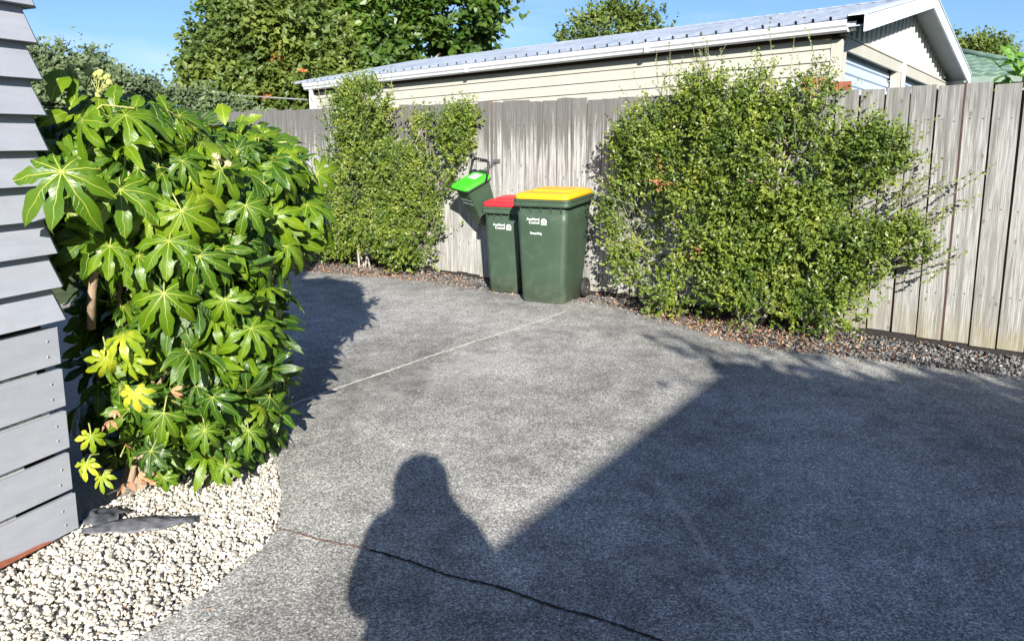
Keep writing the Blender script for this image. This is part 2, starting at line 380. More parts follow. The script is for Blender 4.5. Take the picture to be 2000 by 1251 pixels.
# ------------------------------------------------------------------ ground
def sheet(name, poly, dz, m, thick=None, sub=None):
    """flat polygon laid on the slope, optional downward thickness"""
    mb = MB(); top = [(x, y, gz(y) + dz) for x, y in poly]; n = len(poly)
    mb.add(top, [tuple(range(n))])
    if thick:
        vs = top + [(x, y, z - thick) for x, y, z in top]
        mb.add(vs, [(i, i + n, (i + 1) % n + n, (i + 1) % n) for i in range(n)])
    return mb.build(name, m)

mb = MB(); ys = [-200, -12, 14, 300]; zs = [gz(y) - .06 for y in ys]
mb.add([(x, y, z) for y, z in zip(ys, zs) for x in (-300, 300)], [(0, 1, 3, 2), (2, 3, 5, 4), (4, 5, 7, 6)])
tag(mb.build('ground', MT['grass']), kind='structure')

def smooth_poly(p, n=6):
    out = []
    for i in range(len(p) - 1):
        p0 = p[max(i-1, 0)]; p1 = p[i]; p2 = p[i+1]; p3 = p[min(i+2, len(p)-1)]
        for k in range(n):
            t = k / n
            out.append(tuple(.5 * (2*p1[j] + (p2[j]-p0[j])*t + (2*p0[j]-5*p1[j]+4*p2[j]-p3[j])*t*t + (3*p1[j]-p0[j]-3*p2[j]+p3[j])*t**3) for j in (0, 1)))
    return out + [tuple(p[-1])]

BED = smooth_poly([(-1.55, -1.0), (-1.36, .6), (-1.27, 1.7), (-1.19, 2.31), (-1.13, 2.48), (-1.045, 2.68), (-.985, 2.9), (-.975, 3.1), (-1.02, 3.32), (-1.12, 3.62), (-1.28, 3.99), (-1.5, 4.5), (-1.85, 5.3), (-2.4, 6.6), (-3.2, 8.6), (-3.6, 9.9)])
EDGE = smooth_poly([(-3.6, 9.9), (-2.7, 9.62), (-1.9, 9.30), (-1.0, 8.86), (-.35, 8.32), (.25, 8.0), (.95, 7.5), (1.36, 6.88), (1.8, 6.1), (2.2, 5.82), (2.61, 5.62), (3.03, 5.36), (3.45, 5.12), (4.6, 4.3), (6.5, 2.6)])
drive = BED + EDGE[1:] + [(6.5, -12), (-1.6, -12)]
jit = np.random.default_rng(3)
drive = [(x + jit.normal(0, .006), y + jit.normal(0, .006)) for x, y in drive]
tag(sheet('driveway', drive, 0, MT['concrete'], .08), kind='structure')

def ribbon(name, pts, w, dz, m, jitter=.004, n=60):
    P = smooth_poly(pts, max(4, n // len(pts))); mb = MB(); vs = []
    for i, (x, y) in enumerate(P):
        a = P[max(i-1, 0)]; b = P[min(i+1, len(P)-1)]; L = math.hypot(b[0]-a[0], b[1]-a[1]); nx, ny = -(b[1]-a[1])/L, (b[0]-a[0])/L
        o = jit.normal(0, jitter); ww = w * (.55 + .9 * jit.random())
        for sgn in (-1, 1):
            xx, yy = x + nx * (o + sgn * ww / 2), y + ny * (o + sgn * ww / 2); vs.append((xx, yy, gz(yy) + dz))
    mb.add(vs, [(2*i, 2*i+1, 2*i+3, 2*i+2) for i in range(len(P)-1)])
    return tag(mb.build(name, m), kind='structure')
ribbon('driveway_joint', [(-1.44, 4.42), (-1.01, 5.08), (-.42, 5.95), (.13, 6.69), (.5, 7.25)], .026, .004, MT['pale_line'], .005, 160)
ribbon('driveway_crack', [(-.97, 3.06), (-.76, 2.96), (-.55, 2.88)], .007, .004, MT['rusty'], .002, 30)
ribbon('driveway_crack', [(-.55, 2.88), (-.38, 2.79), (-.24, 2.70), (-.05, 2.62), (.14, 2.50), (.30, 2.42), (.47, 2.31), (.8, 2.1)], .012, .004, MT['crack'], .0014, 120)
# garden bed behind the white stones and the grit strip by the fence
FO = Vector((3.758, 5.779, 0)); FA = Vector((-.7759, .6309, 0)).normalized(); FN = Vector((-FA.y * -1 * -1, FA.x, 0))
if FN.y > 0: FN = -FN
fr = [tuple((FO + FA * u)[:2]) for u in (-4.5, 14)]
tag(sheet('gravel_strip', [(x, y) for x, y in reversed(EDGE)] + [fr[1], fr[0]], -.045, MT['grit']), kind='structure')
tag(sheet('pebble_bed', [(-4.5, -1.0)] + BED + [(-4.5, 9.9)], -.05, MT['white_bed']), kind='structure')

def stone_template(k, seed):
    g = np.random.default_rng(seed); bm = bmesh.new(); bmesh.ops.create_icosphere(bm, subdivisions=1, radius=1)
    V = np.array([v.co[:] for v in bm.verts]); F = np.array([[v.index for v in f.verts] for f in bm.faces]); bm.free()
    if k == 'lo':
        V = V[:]
    for _ in range(4):                                    # chop facets off
        d = unit(g.normal(size=3)); h = .62 + .2 * g.random(); p = V @ d
        V = V - np.outer(np.maximum(p - h, 0), d)
    V = V * np.array([1, .72 + .25 * g.random(), .55 + .2 * g.random()])
    return V, F

def stones(name, P2, z, size, m, seed):
    g = np.random.default_rng(seed); n = len(P2); parts = []
    for t in range(6):
        idx = np.arange(t, n, 6); T, F = stone_template('hi', seed * 10 + t)
        pos = np.column_stack([P2[idx], z[idx]]); nr = unit(g.normal(size=(len(idx), 3)) * .55 + [0, 0, 1]); Rm = frames(nr, g.normal(size=(len(idx), 3)))
        sc = size[idx][:, None] * np.ones(3) * (.85 + .3 * g.random((len(idx), 3)))
        parts.append(scatter(T, F, np.zeros((len(T), 3)), pos, Rm, sc, g.random(len(idx))))
    V, F, A = merge(parts)
    return mesh_np(name, V, F, m, None, A)

def inside(poly, X, Y):
    c = np.zeros(len(X), bool); n = len(poly)
    for i in range(n):
        x0, y0 = poly[i]; x1, y1 = poly[(i + 1) % n]
        with np.errstate(divide='ignore', invalid='ignore'):
            k_ = ((y0 > Y) != (y1 > Y)) & (X < (x1 - x0) * (Y - y0) / (y1 - y0) + x0)
        c ^= k_
    return c

GZ = lambda Y: SLOPE * np.clip(Y, -12, 14)
# white limestone chips
g = np.random.default_rng(11); nS = 23000
X = g.uniform(-2.3, -.9, nS * 2); Y = g.uniform(1.9, 4.4, nS * 2)
k_ = inside([(-4.5, -1.0)] + BED + [(-4.5, 9.9)], X + .006, Y) & (X > -1.78 + (Y - 3.04) * .387 - .1)
X, Y = X[k_][:nS], Y[k_][:nS]
sz = np.clip(g.lognormal(math.log(.0080), .38, len(X)), .005, .020)
zz = GZ(Y) - .040 + g.random(len(X)) * .034 + .010 * np.sin(X * 9 + 2) * np.cos(Y * 7)
tag(stones('white_gravel', np.column_stack([X, Y]), zz, sz, MT['white_stone'], 5), 'loose white limestone chips beside the grey wall', 'gravel', kind='stuff')
# dark chips by the fence
nD = 18000
u = g.uniform(-2.0, 9.2, nD); w = g.uniform(0, 1, nD)
ex = np.array([p[0] for p in EDGE]); ey = np.array([p[1] for p in EDGE]); eu = (ex - FO.x) * FA.x + (ey - FO.y) * FA.y; en = (ex - FO.x) * FN.x + (ey - FO.y) * FN.y
o_ = np.argsort(eu); width = np.interp(u, eu[o_], en[o_])
nn = w ** 1.0 * (width + .05 + .10 * g.random(nD) ** 4)
X = FO.x + FA.x * u + FN.x * nn; Y = FO.y + FA.y * u + FN.y * nn
spill = nn > width
zz = GZ(Y) - .042 + g.random(nD) * .03; zz[spill] = GZ(Y[spill]) + .004
sz = np.clip(g.lognormal(math.log(.0095), .35, nD), .005, .02); sz[spill] *= .7
tag(stones('dark_gravel', np.column_stack([X, Y]), zz, sz, MT['dark_stone'], 6), 'dark crushed gravel strip along the foot of the fence', 'gravel', kind='stuff')
# dry leaves and bark flakes
nL = 6500
u = np.where(g.random(nL) < .42, g.normal(2.0, .75, nL), np.where(g.random(nL) < .7, g.normal(6.8, 1.0, nL), g.uniform(.8, 8.5, nL)))
width = np.interp(u, eu[o_], en[o_]); nn = g.random(nL) ** .75 * (width + .02 + .14 * g.random(nL) ** 3)
X = FO.x + FA.x * u + FN.x * nn; Y = FO.y + FA.y * u + FN.y * nn
T = np.array([[-.3, 0, 0], [0, -1, .1], [.3, 0, .05], [0, 1, .15]]); F = np.array([[0, 1, 2, 3]])
nr = unit(g.normal(size=(nL, 3)) * .4 + [0, 0, 1]); sc = g.uniform(.006, .022, nL)[:, None] * np.ones(3)
zz = GZ(Y) + np.where(nn > width, .008, -.008 + g.random(nL) * .012)
V, F, A = scatter(T, F, np.zeros((4, 3)), np.column_stack([X, Y, zz]), frames(nr, g.normal(size=(nL, 3))), sc, g.random(nL))
tag(mesh_np('fallen_leaves', V, F, MT['litter'], None, A), 'rust brown dry leaves and bark scattered under the shrubs', 'leaf litter', kind='stuff')

nL = 150; X = g.uniform(-1.75, -.93, nL); Y = g.uniform(2.1, 4.2, nL); T = np.array([[-.3, 0, 0], [0, -1, .1], [.3, 0, .05], [0, 1, .15]]); F = np.array([[0, 1, 2, 3]])
V, F, A = scatter(T, F, np.zeros((4, 3)), np.column_stack([X, Y, GZ(Y) + .006]), frames(unit(g.normal(size=(nL, 3)) * .4 + [0, 0, 1]), g.normal(size=(nL, 3))), g.uniform(.004, .014, nL)[:, None] * np.ones(3), g.random(nL))
tag(mesh_np('leaf_litter', V, F, MT['litter'], None, A), 'few tiny dry leaf flakes lying on the white pebbles and drive edge', 'leaf litter', kind='stuff')
# ------------------------------------------------------------------ paling fence
FM = Matrix.Translation(FO) @ Matrix.Rotation(math.atan2(FA.y, FA.x), 4, 'Z')   # x along, y = away from... see sign below
fsl = SLOPE * FA.y                                       # rise along the fence
fence = empty('wooden_fence', FM)
tag(fence, 'tall weathered grey paling fence across the back of the drive', 'fence')
sy = 1 if (FM.to_3x3() @ Vector((0, 1, 0))).dot(FN) > 0 else -1                    # local +y*sy faces the camera
g = np.random.default_rng(21)
mb = MB(); u = -4.6; jb = []
gap_at = []
while u < 14:
    w = .172 + g.normal(0, .003); gap = .014 + abs(g.normal(0, .004)) if u < 2.6 else .006 + abs(g.normal(0, .003))
    z0 = gz(0) + (FO.y * SLOPE) + fsl * (u + w / 2)
    h = 1.945 + g.normal(0, .009); b0 = .025 + g.normal(0, .008)
    tl = g.normal(0, .003); yo = g.normal(0, .0025)
    P = [(u + tl, z0 + b0), (u + w + tl, z0 + b0 + fsl * w), (u + w - tl, z0 + h + fsl * w + g.normal(0, .004)), (u + w / 2, z0 + h + g.normal(.002, .003)), (u - tl, z0 + h + g.normal(0, .004))]
    y0, y1 = sy * (0 + yo), sy * (.018 + yo)
    mb.prism(P, min(y0, y1), max(y0, y1), 'y'); gap_at.append(u + w + gap / 2); u += w + gap
mb.build('palings', MT['fence'], fence, .0015)
mb = MB()
for i_, a in enumerate(gap_at):
    if a < 9.5:
        z0 = FO.y * SLOPE + fsl * a
        for zr in (.395, 1.045, 1.695):
            for dx in (-.13, -.055):
                p_ = Vector((a + dx + g.normal(0, .006), sy * .0165, z0 + zr + g.normal(0, .008))); mb.tube([p_, p_ + Vector((0, sy * .005, 0))], .0042, 6)
tag(mb.build('nail_heads', MT['dark_batten'], fence), kind='stuff')
mb = MB()
for a in gap_at:                                          # battens closing the gaps from behind
    z0 = FO.y * SLOPE + fsl * a; ya, yb = sorted((sy * -.004, sy * -.018))
    mb.box((a - .035, ya, z0 + .06), (a + .035, yb, z0 + 1.90))
mb.build('backing_strip', MT['dark_batten'], fence)
for u0, hh in ((0.52, 1.965), (4.98 + .22, 1.96)):         # red brown cover battens
    z0 = FO.y * SLOPE + fsl * u0; i = int(np.argmin([abs(a - u0) for a in gap_at])); a = gap_at[i]
    mb = MB(); ya, yb = sorted((sy * -.002, sy * (.012 if u0 > 2 else .016))); mb.box((a - .010, ya, z0 + .03), (a + .010, yb, z0 + hh))
    mb.build('steel_upright', MT['rust'] if u0 > 2 else MT['dark_batten'], fence)
for zr in (.35, 1.0, 1.65):
    mb = MB(); ya, yb = sorted((sy * -.02, sy * -.065)); zz0 = FO.y * SLOPE
    mb.prism([(-4.6, zz0 + zr + fsl * -4.6), (14, zz0 + zr + fsl * 14), (14, zz0 + zr + .09 + fsl * 14), (-4.6, zz0 + zr + .09 + fsl * -4.6)], ya, yb, 'y')
    mb.build('rail', MT['brown'], fence)
for u0 in np.arange(-4.2, 14, 2.4):
    mb = MB()
    z0 = FO.y * SLOPE + fsl * u0; ya, yb = sorted((sy * -.068, sy * -.16)); mb.box((u0, ya, z0 - .1), (u0 + .09, yb, z0 + 1.8)); mb.build('post', MT['brown'], fence)
# near-black strip painting in the shaded slit under the palings
mb = MB(); ya, yb = sorted((sy * .002, sy * -.016)); z0 = FO.y * SLOPE
mb.prism([(-4.6, z0 - .06 + fsl * -4.6), (14, z0 - .06 + fsl * 14), (14, z0 + .03 + fsl * 14), (-4.6, z0 + .03 + fsl * -4.6)], ya, yb, 'y')
mb.build('slit_shade_strip', MT['crack'], fence)

# short rust red panel behind the fence
rp = empty('timber_screen', FM); tag(rp, 'short rust red timber screen showing above the fence near the garage', 'screen')
mb = MB(); z0 = FO.y * SLOPE
for i in range(4):
    a = 1.42 + i * .105; ya, yb = sorted((sy * -.30, sy * -.322)); mb.box((a, ya, z0 + fsl * a), (a + .10, yb, z0 + fsl * a + 2.045 + .045 * (i > 1)))
mb.build('boards', MT['rust'], rp, .002)
mb = MB(); mb.box((1.42, *sorted((sy * -.323, sy * -.36))[:1], z0 + 1.6), (1.84, sorted((sy * -.323, sy * -.36))[1], z0 + 1.7)); mb.build('rail', MT['rust'], rp)

# ------------------------------------------------------------------ small leaved plants and trees
SL = np.array([[-.5, .35, .06], [0, 0, 0], [.5, .35, .06], [.0, 1, -.05], [0, .45, -.02]]) * [.62, 1, 1]
SLF = np.array([[1, 2, 4], [2, 3, 4], [3, 0, 4], [0, 1, 4]])
QL = np.array([[-.32, .5, .07], [0, 0, 0], [.32, .5, .07], [0, 1, -.03]]); QLF = np.array([[1, 2, 3, 0]])

def ell_points(blobs, n, g, skin=.25):
    """points in the outer skin of a union of ellipsoids (c, r), with outward normals"""
    C = np.array([b[0] for b in blobs], float); Rr = np.array([b[1] for b in blobs], float)
    wgt = np.array([(r[0]*r[1] + r[1]*r[2] + r[0]*r[2]) * (b[2] if len(b) > 2 else 1) for b, r in zip(blobs, Rr)]); wgt /= wgt.sum()
    i = g.choice(len(blobs), n, p=wgt); d = unit(g.normal(size=(n, 3))); s = 1 - skin * g.random(n) ** 1.3
    p = C[i] + d * Rr[i] * s[:, None]; nrm = unit(d / Rr[i])
    deep = np.zeros(n, bool)
    for j in range(len(blobs)):
        q_ = (((p - C[j]) / Rr[j]) ** 2).sum(1); deep |= (j != i) & (q_ < .45)
    return p[~deep], nrm[~deep]

def vnoise(p, f, seed=0):
    """cheap smooth 3-D pseudo noise in 0..1"""
    o = np.random.default_rng(seed).uniform(0, 6.28, (6, 3)); k_ = np.random.default_rng(seed + 1).normal(size=(6, 3)) * f
    return .5 + .5 * np.mean([np.sin(p @ k_[i] + o[i, 0]) * np.cos(p @ k_[(i + 2) % 6] * .7 + o[i, 1]) for i in range(6)], 0) * 1.8

def twigs(blobs, n, g, length, nleaf, lsize, up=.5, gapf=3., gaps=.35, skin=.3, T=SL, F=SLF, seed=1, tone=1., twig_r=.0015, side=None):
    """leafy twigs growing out of the skin; returns leaves (V,F,A) and a twig mesh builder"""
    p, nr = ell_points(blobs, int(n * (1.5 if side is None else 2.6)), g, skin)
    if side is not None:                                  # fewer twigs on the far side
        kk = ((nr @ side) > -.25) | (g.random(len(p)) < .15); p, nr = p[kk], nr[kk]
    keep = vnoise(p, gapf, seed) > gaps * g.random(len(p)) ** .5 + .16
    p, nr = p[keep][:n], nr[keep][:n]; n = len(p)
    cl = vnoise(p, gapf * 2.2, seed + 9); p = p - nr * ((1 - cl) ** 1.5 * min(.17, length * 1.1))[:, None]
    d = unit(nr * (.8 + .3 * g.random((n, 1))) + [0, 0, up] + g.normal(size=(n, 3)) * .45)
    L = length * (.5 + g.random(n)); t = (np.arange(nleaf) + .5) / nleaf
    bend = g.normal(size=(n, 3)) * .25 + [0, 0, .15]
    pos = p[:, None] + d[:, None] * (L[:, None] * t)[:, :, None] + (bend[:, None] * (L[:, None] * t ** 2)[:, :, None])
    m = n * nleaf; pos = pos.reshape(m, 3); dd = np.repeat(d, nleaf, 0)
    ld = unit(dd * .55 + g.normal(size=(m, 3)) * .65); ln = unit(np.array([0, 0, .40]) + SUNV * .70 + g.normal(size=(m, 3)) * .55)
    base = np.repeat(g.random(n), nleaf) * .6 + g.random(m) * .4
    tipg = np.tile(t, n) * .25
    r = np.clip((base * .8 + tipg) * tone * np.repeat(.55 + .62 * cl, nleaf), 0, 1)  # hollow clumps get darker leaf colour, deepening the shade there
    s = lsize * (.6 + .8 * g.random(m))
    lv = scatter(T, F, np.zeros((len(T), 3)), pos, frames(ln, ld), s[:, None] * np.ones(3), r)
    # twigs as thin three sided sticks
    k_ = min(n, 2600); a = p[:k_] - d[:k_] * L[:k_, None] * .4; b = p[:k_] + d[:k_] * L[:k_, None] * .95 + bend[:k_] * L[:k_, None] * .9
    side = unit(np.cross(d[:k_], g.normal(size=(k_, 3)))); s2 = unit(np.cross(d[:k_], side)); tr = twig_r
    V = np.stack([a + side * tr * 1.5, a - side * tr + s2 * tr, a - side * tr - s2 * tr, b], 1).reshape(-1, 3)
    Fq = (np.array([[0, 1, 3], [1, 2, 3], [2, 0, 3]])[None] + (np.arange(k_) * 4)[:, None, None]).reshape(-1, 3)
    return lv, (V, Fq)

def branches(mb, base, targets, r0, g, wob=.12, n=6, seg=7):
    for tg in targets:
        a = Vector(base) + Vector((g.normal(0, .05), g.normal(0, .05), 0)); b = Vector(tg); pts = []
        for i in range(seg + 1):
            t = i / seg; q_ = a.lerp(b, t); q_.z += (b.z - a.z) * .18 * math.sin(t * math.pi)
            pts.append(q_ + Vector(g.normal(0, wob, 3)) * t * (1 - t) * 2)
        mb.tube(pts, [r0 * (1 - .8 * i / seg) for i in range(seg + 1)], n, False)
    return mb

def FP(u, n, h):
    p = FO + FA * u + FN * n; return np.array([p.x, p.y, gz(p.y) + h])
FROT = np.array([FA[:], FN[:], (0, 0, 1)]).T
def fblobs(L):
    """ellipsoids given in fence coordinates (u, n, h), (ru, rn, rh); fence is at 39 degrees so radii are averaged in plan"""
    out = []
    for (u, n, h), (ru, rn, rh), *w in L:
        # split a long one into a few rounder ones along the fence
        k_ = max(1, int(round(ru / max(rn, .2))));
        for i in range(k_):
            t = 0 if k_ == 1 else (i / (k_ - 1) - .5) * 2 * (ru - rn) if ru > rn else 0
            s = math.sqrt(max(.25, 1 - (t / ru) ** 2 * .6))
            out.append((FP(u + t, n, h), (rn * 1.1, rn * 1.1, rh * s), *(w or [1])))
    return out

def shrub(name, label, blobs, n, whips, base, targets, seed, lsize=.031, red=None, gaps=.62, group=None, tone=1.):
    g = np.random.default_rng(seed); root = empty(name, Matrix.Translation(Vector(base)))
    tag(root, label, 'shrub', group); inv = -np.array(base)
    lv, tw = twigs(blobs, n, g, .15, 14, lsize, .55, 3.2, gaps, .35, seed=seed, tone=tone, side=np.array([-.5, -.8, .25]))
    parts = [lv]
    if whips is not None:                                 # long loose shoots standing out of the mass
        a, d, L = whips; m = len(a); nl = 26; t = (np.arange(nl) + .5) / nl
        bend = g.normal(size=(m, 3)) * .12
        pos = (a[:, None] + d[:, None] * (L[:, None] * t)[:, :, None] + bend[:, None] * (L[:, None] * t ** 2)[:, :, None]).reshape(-1, 3)
        ld = unit(np.repeat(d, nl, 0) * .6 + g.normal(size=(m * nl, 3)) * .6); ln = unit(SUNV * .5 + g.normal(size=(m * nl, 3)) * .6 + [0, 0, .3])
        parts.append(scatter(SL, SLF, np.zeros((5, 3)), pos, frames(ln, ld), (lsize * (.5 + .6 * g.random(m * nl)))[:, None] * np.ones(3), .35 + .5 * g.random(m * nl)))
        mbw = MB()
        for i in range(m): mbw.tube([a[i] + inv, a[i] + inv + d[i] * L[i] * .5 + bend[i] * L[i] * .25, a[i] + inv + d[i] * L[i] + bend[i] * L[i]], [.004, .003, .001], 3, False)
        tag(mbw.build('shoots', MT['grey_bark'], root), kind='stuff')
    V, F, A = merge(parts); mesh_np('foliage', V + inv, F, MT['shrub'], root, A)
    mesh_np('twigs', tw[0] + inv, tw[1], MT['grey_bark'], root)
    if red is not None:
        rv, _ = twigs(red, 16, g, .10, 10, lsize, .2, 3, .1, .9, seed=seed + 3)
        mesh_np('withered_leaves', rv[0] + inv, rv[1], MT['shrub_red'], root, rv[2])
    mb = MB(); branches(mb, (0, 0, -.05), [np.array(t_) + inv for t_ in targets], .016, g); mb.build('stems', MT['grey_bark'], root)
    return root

# --- right hand shrub
g = np.random.default_rng(31)
RB = fblobs([((2.55, .24, 1.45), (.75, .30, .50)), ((2.75, .28, .85), (.62, .32, .48)), ((2.5, .30, .38), (.72, .32, .36)), ((1.85, .28, 1.25), (.56, .34, .58)), ((1.75, .30, .62), (.60, .32, .40)),
    ((1.55, .24, 1.84), (.24, .18, .28)), ((1.20, .22, 1.42), (.34, .20, .26), .8), ((1.10, .26, .66), (.42, .26, .24)), ((.78, .22, .80), (.26, .15, .12)), ((1.45, .30, .26), (.36, .26, .22)),
    ((3.08, .22, 1.45), (.26, .22, .34)), ((.88, .16, 1.44), (.18, .14, .16), .5), ((2.25, .22, 1.84), (.45, .2, .30)), ((2.95, .24, .35), (.2, .2, .28)), ((.62, .2, .70), (.26, .12, .1), 2), ((2.90, .34, .32), (.36, .32, .32), 1.4), ((3.02, .26, .90), (.20, .22, .40), 1.4), ((1.25, .36, .24), (.40, .28, .22), 1.4), ((.95, .3, .55), (.35, .2, .2), 1.3), ((2.2, .42, .25), (.7, .34, .25), 1.2)])
m = 120
wu = np.concatenate([g.uniform(1.4, 3.0, 64), g.uniform(.5, 1.1, 32), g.uniform(2.9, 3.3, 24)])
wh = np.concatenate([g.uniform(1.6, 1.9, 64), g.uniform(.45, 1.2, 32), g.uniform(.5, 1.6, 24)])
wd = np.concatenate([np.column_stack([g.normal(0, .2, 64), g.normal(.1, .15, 64), np.ones(64)]), np.column_stack([-np.abs(g.normal(.8, .2, 32)), g.normal(.1, .2, 32), g.uniform(.1, .7, 32)]), np.column_stack([np.abs(g.normal(.5, .2, 24)), g.normal(.2, .2, 24), g.uniform(.3, 1, 24)])])
wa = np.array([FP(a_, .2 + .1 * g.random(), b_) for a_, b_ in zip(wu, wh)]); wdir = unit(wd @ FROT.T); wl = np.concatenate([g.uniform(.15, .48, 64), g.uniform(.12, .34, 32), g.uniform(.1, .25, 24)])
shrub('evergreen_shrub', 'widest leafy green shrub against the fence right of the yellow lidded bin', RB, 12500, (wa, wdir, wl * 1.25), FP(1.95, .28, 0), [FP(u_, .25, h_) for u_, h_ in ((2.6, 1.7), (2.2, 1.9), (1.6, 1.7), (1.1, 1.3), (2.9, 1.0), (.9, .7), (1.5, 2.0), (2.0, 1.3), (3.0, 1.6), (2.4, 2.1), (1.3, .5), (2.8, .4))], 41,
      gaps=.55, tone=.9, red=[(FP(2.72, .50, 1.18), (.10, .10, .12)), (FP(1.88, .56, 1.15), (.08, .08, .05)), (FP(2.35, .5, .6), (.07, .05, .07))])
# --- left hand shrub
LB = fblobs([((7.1, .30, 1.50), (.55, .32, .45)), ((7.2, .34, .95), (.72, .36, .45)), ((6.9, .42, .50), (.85, .38, .42)), ((6.9, .30, 1.95), (.38, .24, .28)), ((7.5, .3, .4), (.45, .3, .35)), ((6.35, .36, .80), (.36, .28, .38)), ((7.75, .3, 1.5), (.3, .26, .4)), ((6.2, .38, .42), (.42, .32, .40)), ((6.45, .34, 1.15), (.36, .26, .34)), ((6.0, .36, .78), (.30, .28, .38)), ((5.85, .34, .45), (.26, .26, .34)), ((6.2, .32, 1.15), (.25, .22, .3))])
wa = np.array([FP(a_, .25, b_) for a_, b_ in zip(g.uniform(6.4, 7.8, 40), g.uniform(1.7, 2.0, 40))]); wdir = unit(np.column_stack([g.normal(-.2, .25, 40), g.normal(.1, .1, 40), np.ones(40)]) @ FROT.T)
shrub('evergreen_shrub', 'bushy green shrub at the fence between the glossy plant and the bins', LB, 7800, (wa, wdir, g.uniform(.15, .4, 40)), FP(7.0, .3, 0), [FP(u_, .3, h_) for u_, h_ in ((7.2, 1.6), (6.9, 1.9), (6.5, 1.0), (7.6, 1.2), (6.9, 1.0))], 43, lsize=.034, tone=.86)
VB = fblobs([((5.55, .18, 1.55), (.24, .17, .24)), ((5.78, .22, 1.12), (.22, .18, .32)), ((5.40, .17, 1.74), (.14, .13, .12)), ((5.92, .24, .85), (.22, .20, .34)), ((6.02, .18, 1.55), (.13, .12, .28)), ((5.98, .28, .40), (.2, .2, .32), 1.5)])
wa = np.array([FP(a_, .2, b_) for a_, b_ in zip(g.uniform(5.3, 6.1, 22), g.uniform(1.2, 1.8, 22))]); wdir = unit(np.column_stack([g.normal(-.1, .3, 22), g.normal(.1, .1, 22), np.ones(22)]) @ FROT.T)
shrub('evergreen_shrub', 'narrow leaning green shrub beside the lime lidded caddy on the fence', VB, 2300, (wa, wdir, g.uniform(.1, .32, 22)), FP(6.15, .12, 0), [FP(u_, .2, h_) for u_, h_ in ((5.5, 1.6), (5.8, 1.2), (6.0, 1.8), (5.35, 1.7))], 47, lsize=.034, gaps=.3)

def tree(name, label, base, blobs, n, mat, seed, lsize, length=.5, nleaf=12, trunk=.18, extra=None, group=None, gaps=.45, gapf=.9, cat='tree', T=QL, F=QLF, skin=.4, up=.3):
    g = np.random.default_rng(seed); root = empty(name, Matrix.Translation(Vector(base))); tag(root, label, cat, group); inv = -np.array(base, float)
    lv, tw = twigs(blobs, n, g, length, nleaf, lsize, up, gapf, gaps, skin, T, F, seed, twig_r=.008, side=np.array([.1, -.95, -.1]) if base[1] > 0 else None)
    mesh_np('crown', lv[0] + inv, lv[1], MT[mat], root, lv[2])
    mb = MB(); H = min(b[0][2] for b in blobs)
    c = np.mean([b[0] for b in blobs], 0) + inv; fork = Vector((c[0] * .25, c[1] * .25, max(.6, (H + inv[2]) * .8)))
    mb.tube([(0, 0, -.2), (0, 0, fork.z * .4), fork], [trunk * 1.2, trunk, trunk * .85], 10)
    for b in blobs: branches(mb, fork, [np.array(b[0]) + inv], trunk * .5, g, .25, 6)
    mb.build('trunk', MT['bark'], root)
    if extra: extra(root, inv, g)
    return root

def B(x, y, Y, rx, rz=None, ry=None):
    """ellipsoid that sits at depth Y where the photograph shows its centre (x, y); radius in metres"""
    p = 10.1 * math.pi / 180; a = (x - 1000) / 1550; b = -(y - 625.5) / 1550
    d = (a, math.cos(p) + b * math.sin(p), -math.sin(p) + b * math.cos(p)); t = Y / d[1]
    return (np.array([d[0] * t, Y, 1.56 + d[2] * t]), (rx, ry or rx, rz or rx))
big = [B(560, -60, 22, 2.0), B(700, -90, 22, 2.2), B(810, -60, 22, 1.7), B(880, 30, 22, 1.15, 1.1), B(780, 60, 22, 1.4, 1.1), B(650, 60, 21.5, 1.5, 1.2), B(520, 40, 21.5, 1.4), B(700, 150, 21, 1.4, .9), B(860, 105, 21.5, .9, .6), B(800, -160, 23, 1.8), B(925, -20, 22, .85, .8), B(600, -160, 23, 2.)]
tree('broadleaf_tree', 'tallest dark green tree rising behind the shed roof', (-4.2, 22, .6), big, 8500, 'tree', 61, .21, .55, 13, .32)
def orange(root, inv, g):
    bl = [B(540, 118, 16.2, .14), B(497, 135, 16.2, .10), B(518, 190, 16, .08), B(590, 138, 16.2, .08)]
    v, _ = twigs(bl, 24, g, .06, 10, .045, .1, 3, .0, .9, QL, QLF, 5); tag(mesh_np('flowers', v[0] + inv, v[1], MT['orange'], root, v[2]), kind='stuff')
ytree = [B(440, 60, 17.5, .75, .9), B(520, 70, 17, 1.0, .9), B(600, 80, 17, .8, .8), B(420, 150, 17, .55, .6), B(500, 150, 17, .85, .7), B(580, 160, 16.8, .7, .6), B(480, 205, 16.5, .7, .45), B(450, 0, 18, .6, .6), B(560, 205, 16.6, .5, .4), B(640, 130, 17, .5, .6)]
tree('olive_tree', 'yellowish green tree with a few orange blooms left of the shed roof', (-4.9, 17, .6), ytree, 4600, 'tree_y', 62, .13, .30, 13, .14, orange)
gt = [B(60, 150, 14, .45, .35), B(110, 165, 14, .5, .35), B(175, 160, 14, .45, .32), B(215, 175, 14, .32, .25), B(90, 200, 13.6, .6, .35), B(180, 205, 13.6, .5, .3), B(40, 120, 14, .28, .2), B(230, 200, 13.8, .35, .25)]
tree('silver_leaved_tree', 'grey green tree left of the sky gap beyond the glossy plant', (-8, 14, .6), gt, 3000, 'tree_g', 63, .08, .22, 12, .1)
tree('slender_tree', 'thin wispy treetop with a small flat crown above the grey green tree', (-7.95, 14.4, .6), [B(118, 95, 14.4, .22, .09), B(112, 120, 14.4, .12, .1), B(130, 88, 14.4, .12, .06)], 130, 'tree_g', 64, .07, .2, 9, .03, gaps=.6)
